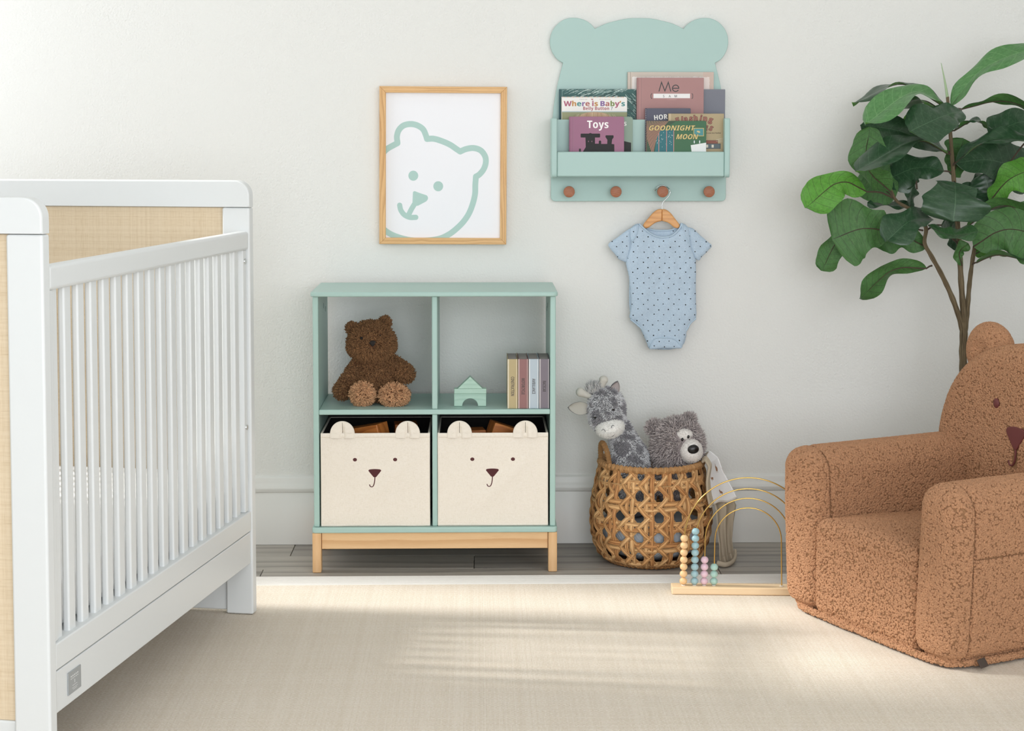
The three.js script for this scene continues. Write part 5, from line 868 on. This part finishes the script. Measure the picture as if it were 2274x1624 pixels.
// ---------------------------------------------------------------- plush bear armchair
{
  const ch = thing('armchair', 'small caramel sherpa armchair whose round back is a bear face with ears', 'armchair', [0.875, 0.0046, 0.965], THREE.MathUtils.degToRad(-64));
  const wool = std(0x926c4c, 0.97), pileMat = std(0xffffff, 0.95), tan = lin(176, 131, 97);
  const curl = curlGeometry(0.0032, 0.0025, 0.0026);
  const armF = (s) => (x, y, z) => {
    const xc = 0.2365 + 0.014 * smooth(0.02, 0.36, y), X = s * x - xc;
    let d = sdRBox(X, y - 0.2035, z + 0.285, 0.067 + 0.003 * Math.sin(y * 9), 0.196, 0.282, 0.05);
    d = Math.max(d, sdRBox(X, y - 0.15, z + 0.285, 0.07, 0.25, 0.3, 0.0655));
    d += 0.007 * Math.exp(-(((z + 0.058) / 0.005) ** 2)) + 0.005 * Math.exp(-(((y - 0.026) / 0.005) ** 2)) + (X > 0.02 && z < -0.06 ? 0.005 * Math.exp(-(((y - 0.245) / 0.005) ** 2)) : 0);
    return d;
  };
  const seatF = (x, y, z) => { const top = 0.232 + 0.01 * Math.cos(x * 8) - 0.012 * smooth(-0.1, -0.4, z); let d = sdRBox(x, y - top / 2 - 0.006, z + 0.262, 0.184, top / 2, 0.252, 0.026); d += 0.005 * Math.exp(-(((y - 0.026) / 0.005) ** 2)) + (z > -0.05 ? 0.004 * Math.exp(-(((y - 0.205) / 0.004) ** 2)) : 0); return d; };
  const head = smoothOutline([[-0.28, 0.012], [-0.297, 0.1], [-0.306, 0.25], [-0.306, 0.38], [-0.29, 0.455], [-0.255, 0.528], [-0.195, 0.59], [-0.11, 0.632], [0, 0.647], [0.11, 0.632], [0.195, 0.59], [0.255, 0.528], [0.29, 0.455], [0.306, 0.38], [0.306, 0.25], [0.297, 0.1], [0.28, 0.012]], 110);
  const backF = (x, y, z) => { const d2 = sdPoly(x, y, head), zz = Math.abs(z + 0.545 - 0.012 * Math.cos(x * 4)) - 0.062, r = 0.042, a = d2 + r, b = zz + r; return Math.hypot(Math.max(a, 0), Math.max(b, 0)) + Math.min(Math.max(a, b), 0) - r; };
  const earF = (s) => (x, y, z) => { const c = Math.cos(0.5 * s), n = Math.sin(0.5 * s), a = (x - s * 0.165) * c + (y - 0.615) * n, b = -(x - s * 0.165) * n + (y - 0.615) * c; let d = sdEll(a, b, z, 0, 0, -0.54, 0.072, 0.072, 0.04); const cup = sdEll(a, b, z, 0, 0.002, -0.49, 0.045, 0.045, 0.022); return Math.max(d, -cup) ; };
  const others = { seat: seatF, back: backF, l: armF(-1), r: armF(1) };
  const fleece = (host, n, seed, own, skip) => pile('sherpa_pile', host, n, curl, pileMat, seed, (p, nn, r) => {
    if (p.y < 0.006 || (skip && skip(p))) return null;
    for (const [key, g] of Object.entries(others)) if (key !== own && g(p.x, p.y, p.z) < -0.003) return null;
    return { at: p.clone().addScaledVector(nn, 0.0006), dir: nn, spin: r() * 6.28, len: 0.85 + r() * 0.5, wide: 0.8 + r() * 0.5, color: shade(tan, r, 0.24) };
  });
  const eyes = [[-0.066, 0.503], [0.072, 0.503]], nearFace = (p) => p.z > -0.52 && (eyes.some(([a, b]) => Math.hypot(p.x - a, p.y - b) < 0.0125) || (Math.abs(p.x - 0.003) < 0.037 - Math.max(0, 0.452 - p.y) * 0.6 && p.y > 0.396 && p.y < 0.455) || (p.x > -0.028 && p.x < 0.01 && p.y > 0.352 && p.y < 0.4 && Math.abs(p.x - 0.003 + (0.4 - p.y) * 0.12) < 0.01));
  const seat = mesh('seat', skin(seatF, [-0.2, -0.005, -0.53], [0.2, 0.26, 0.0], 0.006), wool, ch); fleece(seat, 44000, 501, 'seat');
  for (const s of [-1, 1]) { const a = mesh('arm', skin(armF(s), s < 0 ? [-0.335, -0.005, -0.58] : [0.16, -0.005, -0.58], s < 0 ? [-0.16, 0.41, 0.01] : [0.335, 0.41, 0.01], 0.006), wool, ch); fleece(a, 57000, 503 + s, s < 0 ? 'l' : 'r', (p) => Math.abs(p.z + 0.058) < 0.0034 || (p.z < -0.06 && s * p.x > 0.27 && Math.abs(p.y - 0.245) < 0.0034)); }
  const back = mesh('backrest', skin(backF, [-0.32, 0.0, -0.625], [0.32, 0.66, -0.46], 0.0065), wool, ch, 'backrest shaped as a bear head'); fleece(back, 74000, 507, 'back', nearFace);
  for (const s of [-1, 1]) { const e = mesh('ear', skin(earF(s), s < 0 ? [-0.26, 0.52, -0.6] : [0.07, 0.52, -0.6], s < 0 ? [-0.07, 0.71, -0.48] : [0.26, 0.71, -0.48], 0.005), wool, ch); fleece(e, 6400, 509 + s, 'ear'); }
  const face = std(0x6a3330, 0.6), zAt = (x, y) => { let z = -0.44; for (let i = 0; i < 60 && backF(x, y, z) > 0.0005; i++) z -= Math.max(0.0008, backF(x, y, z)); return z; };
  for (const [a, b] of eyes) mesh('eye', at(new THREE.SphereGeometry(1, 24, 14).scale(0.0098, 0.0125, 0.005), a, b, zAt(a, b) + 0.002), face, ch, 'brown embroidered eye');
  const ns = new THREE.Shape(); ns.moveTo(-0.026, 0.026); ns.quadraticCurveTo(0, 0.034, 0.026, 0.026); ns.quadraticCurveTo(0.036, 0.02, 0.028, 0.008); ns.lineTo(0.006, -0.023); ns.quadraticCurveTo(0, -0.029, -0.006, -0.023); ns.lineTo(-0.028, 0.008); ns.quadraticCurveTo(-0.036, 0.02, -0.026, 0.026);
  mesh('nose', at(slab(ns, 0.008, 0.002), 0.003, 0.425, zAt(0.003, 0.425) + 0.0055, -0.02), face, ch, 'brown triangular nose');
  mesh('mouth', tube([[0.003, 0.402], [0.003, 0.385], [0, 0.37], [-0.007, 0.36], [-0.015, 0.36], [-0.02, 0.37]].map(([a, b]) => [a, b, zAt(a, b) + 0.003]), 0.0024, 40, 8), face, ch);
  mesh('base', at(rbox(0.53, 0.016, 0.53, 0.0075, 'x', 0, 3), 0, 0.0112, -0.302), std(0x5f432e, 0.95), ch, 'darker brown underside');
  const welt = mesh('bottom_piping', tube([[-0.278, 0.0125, -0.5], [-0.281, 0.0125, -0.07], [-0.255, 0.0115, -0.028], [-0.15, 0.0115, -0.016], [0, 0.0115, -0.015], [0.15, 0.0115, -0.016], [0.262, 0.0115, -0.028], [0.288, 0.0125, -0.07], [0.284, 0.0125, -0.5]], 0.0072, 110, 8), wool, ch);
  pile('sherpa_pile', welt, 5200, curl, pileMat, 520, (p, nn, r) => (p.y < 0.006 ? null : { dir: nn, spin: r() * 6.28, len: 0.7 + r() * 0.4, wide: 0.7 + r() * 0.4, color: shade(tan, r, 0.24) }));
  const tagO = mesh('care_tag', at(rbox(0.002, 0.02, 0.03, 0.0006), 0.312, 0.016, -0.09, 0, 0.3, 0.6), std(0x4a3f38, 0.8), ch);
}

// ---------------------------------------------------------------- fiddle-leaf fig behind the armchair
{
  const X0 = 1.3102, Z0 = 0.26;
  const pl = thing('fiddle_leaf_fig', 'tall fiddle-leaf fig with large dark green leaves behind the bear armchair', 'plant', [X0, 0, Z0]);
  const rel = (x, y, z) => V(x - X0, y, z - Z0);
  // pot with soil
  const potO = mesh('pot', new THREE.LatheGeometry([[0, 0.001], [0.1, 0.001], [0.112, 0.012], [0.138, 0.19], [0.14, 0.2], [0.132, 0.2], [0.128, 0.185], [0.0001, 0.182]].map((q) => new THREE.Vector2(...q)), 48), std(0xd9d5cc, 0.6), pl);
  potO.position.set(0.0, 0.0006, -0.03);
  mesh('soil', at(new THREE.CylinderGeometry(0.126, 0.126, 0.012, 40), 0, 0.187, -0.03), std(0x3a2c20, 1), pl);
  const bark = per(dataTexture(128, 512, (i, j) => { const q = noise(i * 0.06, j * 0.025, 2) * 0.7 + noise(i * 0.2, j * 0.08, 6) * 0.5 + (Math.sin(j * 0.16 + noise(i * 0.03, j * 0.01, 1) * 5) > 0.93 ? -0.5 : 0); return [104 + q * 52, 90 + q * 50, 66 + q * 42]; }), 1, 1);
  const barkM = std(0xffffff, 0.8, { map: bark }), twigM = std(0x4a3d30, 0.75);
  const stem = (pts, r0, r1, mat = barkM, name = 'stem') => { const g = limb(pts, (t) => (r0 + (r1 - r0) * t) * (1 + 0.06 * Math.sin(t * 70) + 0.08 * noise(t * 14, r0 * 900, 2)), 60, 10); return mesh(name, g, mat, pl); };
  stem([[0, 0.185, 0], rel(1.3118, 0.4943, 0.26), rel(1.3102, 0.5922, 0.26), rel(1.3107, 0.6349, 0.26), rel(1.3078, 0.6593, 0.26)], 0.0125, 0.0105);
  stem([rel(1.3118, 0.6435, 0.26), rel(1.308, 0.69, 0.262), rel(1.2996, 0.7755, 0.265), rel(1.2948, 0.8483, 0.265), rel(1.2881, 0.9329, 0.262), rel(1.2786, 1.0295, 0.26), rel(1.2703, 1.126, 0.258), rel(1.262, 1.2223, 0.256), rel(1.258, 1.2643, 0.255)], 0.0085, 0.0042);
  stem([rel(1.3082, 0.6349, 0.26), rel(1.2965, 0.6721, 0.265), rel(1.2733, 0.7278, 0.275), rel(1.2416, 0.7893, 0.285), rel(1.2092, 0.8441, 0.29), rel(1.193, 0.8742, 0.29), rel(1.1986, 0.9158, 0.28), rel(1.1678, 0.9578, 0.275), rel(1.1202, 0.9877, 0.27), rel(1.0978, 1.0359, 0.27)], 0.0078, 0.0038);
  stem([rel(1.3144, 0.6349, 0.26), rel(1.321, 0.6893, 0.255), rel(1.3273, 0.762, 0.25), rel(1.3373, 0.8347, 0.245), rel(1.3451, 0.8773, 0.245), rel(1.3676, 0.9317, 0.24), rel(1.3854, 0.9801, 0.235), rel(1.4031, 1.0347, 0.23)], 0.0072, 0.0036);
  for (const [a, b] of [[[1.258, 1.2619, 0.255], [1.2508, 1.3003, 0.257, 1.2388, 1.3541, 0.258]]]) mesh('leaf_bud', limb([rel(...a), rel(...b.slice(0, 3)), rel(...b.slice(3))], (t) => 0.0042 * (1 - 0.8 * t), 20, 8), std(0xa9bf97, 0.5), pl, 'pale furled leaf bud');
  const veins = (base, vein, net, seed) => canvasTexture(512, 1024, (c, W, H) => {
    c.fillStyle = base; c.fillRect(0, 0, W, H); const r = mulberry(seed);
    for (let k = 0; k < 1400; k++) { c.fillStyle = r() < 0.5 ? 'rgba(255,255,220,0.025)' : 'rgba(0,20,0,0.05)'; c.beginPath(); c.arc(r() * W, r() * H, 3 + r() * 16, 0, 7); c.fill(); }
    c.lineCap = 'round'; c.strokeStyle = net; c.lineWidth = 1.1; for (let k = 0; k < 150; k++) { let x = r() * W, y = r() * H; c.beginPath(); c.moveTo(x, y); for (let s = 0; s < 4; s++) { x += (r() - 0.5) * 46; y += (r() - 0.5) * 46; c.lineTo(x, y); } c.stroke(); }
    c.strokeStyle = vein; c.lineWidth = 8; c.beginPath(); c.moveTo(W / 2, 0); c.lineTo(W / 2, H); c.stroke();
    for (let k = 0; k < 9; k++) for (const s of [-1, 1]) { const y = H * (0.98 - k * 0.105) - (s > 0 ? 20 : 0); c.lineWidth = 3.4; c.beginPath(); c.moveTo(W / 2, y); c.quadraticCurveTo(W / 2 + s * W * 0.22, y - 34, W / 2 + s * W * 0.48, y - 120 - k * 4); c.stroke(); }
  });
  const topT = [veins('#2c4a31', 'rgba(120,150,114,0.38)', 'rgba(110,150,100,0.14)', 3), veins('#375a35', 'rgba(130,165,118,0.4)', 'rgba(120,165,100,0.16)', 5), veins('#55854f', 'rgba(150,190,135,0.5)', 'rgba(140,180,120,0.16)', 7)], botT = [veins('#477a38', 'rgba(40,42,26,0.8)', 'rgba(150,190,90,0.35)', 9), veins('#5fa534', 'rgba(50,52,26,0.75)', 'rgba(190,220,120,0.4)', 11)];
  const tops = topT.map((map) => new THREE.MeshPhysicalMaterial({ map, roughness: 0.3, color: 0xffffff, specularIntensity: 0.9 })), bots = botT.map((map) => new THREE.MeshPhysicalMaterial({ map, roughness: 0.6, color: 0xffffff, transmission: 0.25, thickness: 0 }));
  const wAt = (() => { const T = [[0, 0.03], [0.05, 0.34], [0.14, 0.56], [0.28, 0.6], [0.42, 0.7], [0.58, 0.92], [0.72, 1], [0.84, 0.93], [0.92, 0.72], [0.97, 0.45], [1, 0.04]]; return (t) => { let i = 0; while (i < T.length - 2 && t > T[i + 1][0]) i++; const q = clamp((t - T[i][0]) / (T[i + 1][0] - T[i][0]), 0, 1); return T[i][1] + (T[i + 1][1] - T[i][1]) * q; }; })();
  // a leaf: base, middle and tip of its rib, full width, the way its upper side faces, which greens, fold of the blade
  function leaf(B, M, T, width, up, top = 0, bot = 0, fold = 0.25) {
    const b = rel(...B), m = rel(...M), t = rel(...T), rib = new THREE.CatmullRomCurve3([b, m, t], false, 'centripetal'), nu = 14, nv = 26, seed = B[0] * 91 + T[1] * 57, N = V(...up).normalize(), frames = [];
    for (let j = 0; j <= nv; j++) { const c = rib.getPointAt(j / nv), tan = rib.getTangentAt(j / nv), side = tan.clone().cross(N).normalize(), nn = side.clone().cross(tan).normalize(); frames.push([c, side, nn]); }
    const at2 = (i, j, lift) => { const [c, side, nn] = frames[j], v = j / nv, s = (i / nu) * 2 - 1, w = (width / 2) * wAt(v) * (1 + 0.075 * Math.sin(v * 15 + seed + (s > 0 ? 1.7 : 0))), h = fold * w * Math.abs(s) ** 1.3 * (1 - 0.5 * v) - 0.16 * w * s * s * v + 0.0075 * Math.sin(v * 13 + seed * 3 + s * 2) * s * s * smooth(0, 0.25, v) + 0.0022 * Math.abs(Math.sin(v * 22)) * Math.abs(s) * (1 - Math.abs(s)) * 3; return c.clone().addScaledVector(side, s * w).addScaledVector(nn, h + lift * (1 - s ** 6)); };
    const layer = (lift, flip) => { const pos = [], uv = [], idx = []; for (let j = 0; j <= nv; j++) for (let i = 0; i <= nu; i++) { const p = at2(i, j, lift); pos.push(p.x, p.y, p.z); uv.push(i / nu, 1 - j / nv); } for (let j = 0; j < nv; j++) for (let i = 0; i < nu; i++) { const a = j * (nu + 1) + i, q = a + 1, c = a + nu + 1, d = c + 1; flip ? idx.push(a, d, q, a, c, d) : idx.push(a, q, d, a, d, c); } const g = new THREE.BufferGeometry(); g.setAttribute('position', new THREE.Float32BufferAttribute(pos, 3)); g.setAttribute('uv', new THREE.Float32BufferAttribute(uv, 2)); g.setIndex(idx); g.computeVertexNormals(); return plain(g); };
    const g = mergeGeometries([layer(0.0005, false), layer(-0.0005, true)], true), o = mesh('leaf', g, [tops[top], bots[bot]], pl);
    const p0 = rib.getPointAt(0), ribPts = [0, 0.15, 0.3, 0.5, 0.7, 0.86].map((q) => { const j = Math.round(q * nv), [c, , nn] = frames[j]; return c.clone().addScaledVector(nn, -0.0012); });
    mesh('midrib', limb(ribPts, (q) => 0.0019 * (1 - 0.75 * q), 18, 6), twigM, o);
    return o;
  }
  const twig = (A, B) => { const a = rel(...A), b = rel(...B), m = a.clone().lerp(b, 0.5); m.y += a.distanceTo(b) * 0.08; stem([a, m, b], 0.0026, 0.002, twigM, 'leaf_stalk'); };
  twig([1.2606, 1.2343, 0.256], [1.2673, 1.2391, 0.258]); leaf([1.2673, 1.2391, 0.258], [1.3415, 1.3354, 0.28], [1.4999, 1.4024, 0.3], 0.0885, [-0.35, 0.75, 0.55], 2, 1, 0.35);
  twig([1.2606, 1.2343, 0.256], [1.2552, 1.2442, 0.24]); leaf([1.2552, 1.2442, 0.24], [1.1538, 1.301, 0.19], [1.0216, 1.2454, 0.17], 0.09, [0, 1, 0.12], 0, 1, 0.2);
  twig([1.2607, 1.2307, 0.256], [1.2446, 1.2388, 0.27]); leaf([1.2446, 1.2388, 0.27], [1.1516, 1.2747, 0.32], [1.0148, 1.1903, 0.36], 0.0997, [-0.25, 0.8, 0.55], 2, 1, 0.45);
  twig([1.262, 1.2271, 0.256], [1.2518, 1.2249, 0.24]); leaf([1.2518, 1.2249, 0.24], [1.1948, 1.257, 0.2], [1.1144, 1.2136, 0.17], 0.0851, [0.1, -0.6, 0.2], 1, 1, 0.2);
  twig([1.2633, 1.2163, 0.256], [1.2529, 1.2127, 0.25]); leaf([1.2529, 1.2127, 0.25], [1.2027, 1.2046, 0.22], [1.1571, 1.1548, 0.2], 0.0847, [0.2, -0.5, -0.6], 1, 1, 0.2);
  twig([1.262, 1.2247, 0.256], [1.2834, 1.2264, 0.3]); leaf([1.2834, 1.2264, 0.3], [1.2048, 1.2067, 0.37], [1.1209, 1.1714, 0.4], 0.1225, [0.05, 0.62, 0.75], 0, 0, 0.15);
  twig([1.2632, 1.2283, 0.256], [1.2941, 1.2318, 0.262]); leaf([1.2941, 1.2318, 0.262], [1.4063, 1.2533, 0.27], [1.5316, 1.2079, 0.26], 0.0745, [0.1, 0.9, -0.25], 0, 0, 0.35);
  twig([1.2674, 1.1717, 0.257], [1.2745, 1.1741, 0.262]); leaf([1.2745, 1.1741, 0.262], [1.3257, 1.2004, 0.28], [1.3678, 1.1753, 0.29], 0.0527, [0, 0.9, 0.05], 0, 0, 0.3);
  twig([1.2705, 1.1139, 0.258], [1.2447, 1.1199, 0.25]); leaf([1.2447, 1.1199, 0.25], [1.1421, 1.1718, 0.22], [1.0388, 1.189, 0.19], 0.1115, [0.25, 0.55, 0.75], 0, 0, 0.2);
  twig([1.2706, 1.1079, 0.258], [1.2577, 1.1128, 0.265]); leaf([1.2577, 1.1128, 0.265], [1.168, 1.1478, 0.31], [0.9904, 1.0668, 0.36], 0.1045, [-0.2, 0.85, 0.45], 0, 1, 0.4);
  twig([1.2748, 1.0597, 0.259], [1.2515, 1.0656, 0.255]); leaf([1.2515, 1.0656, 0.255], [1.1872, 1.075, 0.24], [1.0975, 1.0382, 0.22], 0.1111, [-0.05, 0.5, 0.85], 0, 0, 0.15);
  twig([1.1128, 0.9962, 0.27], [1.1041, 1.012, 0.275]); leaf([1.1041, 1.012, 0.275], [1.0358, 1.0784, 0.29], [1.0474, 1.1837, 0.27], 0.115, [0.75, 0.1, -0.65], 1, 0, 0.22);
  twig([1.1129, 0.9938, 0.27], [1.0355, 1.0114, 0.29]); leaf([1.0355, 1.0114, 0.29], [0.9635, 1.0383, 0.31], [0.8658, 0.97, 0.33], 0.1046, [0.12, -0.45, -0.88], 1, 1, 0.3);
  twig([1.1178, 0.9865, 0.27], [1.1226, 0.993, 0.25]); leaf([1.1226, 0.993, 0.25], [1.0853, 1.0282, 0.21], [1.0487, 1.0703, 0.18], 0.1334, [0.3, 0.2, -0.9], 1, 0, 0.15);
  twig([1.2774, 1.0295, 0.26], [1.2629, 1.0372, 0.32]); leaf([1.2629, 1.0372, 0.32], [1.2519, 0.9973, 0.37], [1.2428, 0.9367, 0.385], 0.186, [0.05, 0.45, 0.9], 0, 0, 0.12);
  twig([1.1915, 0.9074, 0.28], [1.0996, 0.9056, 0.29]); leaf([1.0996, 0.9056, 0.29], [1.0236, 0.9135, 0.3], [0.9455, 0.8842, 0.29], 0.179, [0.1, -0.1, -1], 1, 0, 0.12);
  twig([1.1973, 0.9218, 0.28], [1.2023, 0.9426, 0.31]); leaf([1.2023, 0.9426, 0.31], [1.1345, 0.9356, 0.36], [1.0663, 0.8854, 0.39], 0.1036, [-0.1, 0.72, 0.68], 0, 0, 0.4);
  twig([1.1911, 0.9339, 0.28], [1.2083, 0.9566, 0.25]); leaf([1.2083, 0.9566, 0.25], [1.1449, 0.9724, 0.22], [1.0589, 0.9766, 0.2], 0.0581, [0, 0.9, 0.3], 0, 0, 0.2);
  twig([1.1943, 0.8682, 0.29], [1.2045, 0.8609, 0.27]); leaf([1.2045, 0.8609, 0.27], [1.1362, 0.8918, 0.26], [1.0608, 0.8864, 0.25], 0.0961, [0.1, -0.3, -0.9], 1, 0, 0.2);
  twig([1.1033, 0.8973, 0.27], [1.0005, 0.9199, 0.24]); leaf([1.0005, 0.9199, 0.24], [0.9607, 0.8586, 0.23], [0.9342, 0.7943, 0.22], 0.0701, [0.5, 0, -0.8], 1, 0, 0.25);
  twig([1.2147, 0.8138, 0.289], [1.1995, 0.8069, 0.292]); leaf([1.1995, 0.8069, 0.292], [1.107, 0.806, 0.31], [1.0121, 0.7288, 0.33], 0.0736, [-0.05, 0.55, -0.8], 1, 0, 0.3);
  twig([1.2945, 0.8665, 0.265], [1.1952, 0.9239, 0.32]); leaf([1.1952, 0.9239, 0.32], [1.2448, 0.8993, 0.35], [1.3127, 0.9099, 0.37], 0.0684, [0, 0.85, 0.5], 1, 0, 0.3);
  twig([1.2742, 1.0754, 0.26], [1.2869, 1.0871, 0.24]); leaf([1.2869, 1.0871, 0.24], [1.3939, 1.0938, 0.2], [1.5401, 1.049, 0.17], 0.1435, [0.1, 0.35, 0.9], 0, 0, 0.15);
  twig([1.2742, 1.0778, 0.26], [1.2757, 1.0902, 0.28]); leaf([1.2757, 1.0902, 0.28], [1.3539, 1.1478, 0.31], [1.5128, 1.1407, 0.32], 0.0881, [0.1, 0.85, 0.4], 0, 0, 0.5);
  twig([1.4031, 1.0347, 0.23], [1.5518, 1.2012, 0.2]); leaf([1.5518, 1.2012, 0.2], [1.4651, 1.1962, 0.21], [1.3819, 1.1573, 0.22], 0.102, [0.2, 0.55, 0.8], 0, 0, 0.2);
  twig([1.3854, 0.9801, 0.235], [1.3814, 0.9828, 0.24]); leaf([1.3814, 0.9828, 0.24], [1.4254, 1.0415, 0.26], [1.4944, 1.0755, 0.27], 0.0962, [0.5, -0.2, -0.8], 1, 1, 0.25);
  twig([1.3451, 0.8773, 0.245], [1.3133, 0.9158, 0.26]); leaf([1.3133, 0.9158, 0.26], [1.4022, 0.9747, 0.28], [1.5238, 0.9225, 0.3], 0.0861, [0.05, 0.8, -0.35], 0, 0, 0.4);
  twig([1.3429, 0.8651, 0.245], [1.3278, 0.8638, 0.28]); leaf([1.3278, 0.8638, 0.28], [1.4033, 0.9106, 0.3], [1.5211, 0.8895, 0.31], 0.1669, [0.1, -0.15, -1], 0, 0, 0.2);
  twig([1.3322, 0.8105, 0.247], [1.3417, 0.8199, 0.26]); leaf([1.3417, 0.8199, 0.26], [1.3894, 0.8426, 0.29], [1.5227, 0.8078, 0.31], 0.0741, [0.05, 0.9, -0.1], 0, 0, 0.3);
  twig([1.3396, 0.8444, 0.245], [1.3482, 0.8378, 0.22]); leaf([1.3482, 0.8378, 0.22], [1.3798, 0.8487, 0.2], [1.4075, 0.8479, 0.19], 0.0559, [0.1, -0.4, -0.9], 1, 1, 0.2);
  twig([1.276, 1.0416, 0.26], [1.2858, 1.0503, 0.22]); leaf([1.2858, 1.0503, 0.22], [1.3081, 1.101, 0.19], [1.3249, 1.1523, 0.18], 0.0949, [-0.2, -0.1, -1], 1, 0, 0.15);
  twig([1.1755, 1.0178, 0.27], [1.1777, 1.0511, 0.25]); leaf([1.1777, 1.0511, 0.25], [1.1687, 1.0108, 0.24], [1.167, 0.9655, 0.23], 0.0531, [0.6, 0.1, 0.75], 0, 0, 0.2);
  twig([1.2035, 0.9098, 0.28], [1.2506, 0.9197, 0.24]); leaf([1.2506, 0.9197, 0.24], [1.2836, 0.8997, 0.21], [1.3204, 0.8801, 0.19], 0.0898, [0, 0.4, 0.9], 0, 0, 0.2);
  twig([1.2948, 0.8483, 0.265], [1.2986, 0.8127, 0.275]); leaf([1.2986, 0.8127, 0.275], [1.2879, 0.8497, 0.285], [1.3102, 0.8741, 0.29], 0.0406, [-0.4, 0.1, -0.9], 1, 0, 0.3);
  twig([1.3721, 0.956, 0.24], [1.387, 0.9669, 0.21]); leaf([1.387, 0.9669, 0.21], [1.3922, 1.0152, 0.19], [1.3821, 1.0579, 0.18], 0.1048, [-0.3, 0.1, 0.9], 0, 0, 0.15);
  twig([1.2865, 0.9933, 0.26], [1.3092, 1.0156, 0.2]); leaf([1.3092, 1.0156, 0.2], [1.3674, 1.0023, 0.17], [1.4286, 1.0387, 0.15], 0.0979, [0, 0.4, 0.9], 0, 0, 0.15);
}

renderer.render(scene, camera);
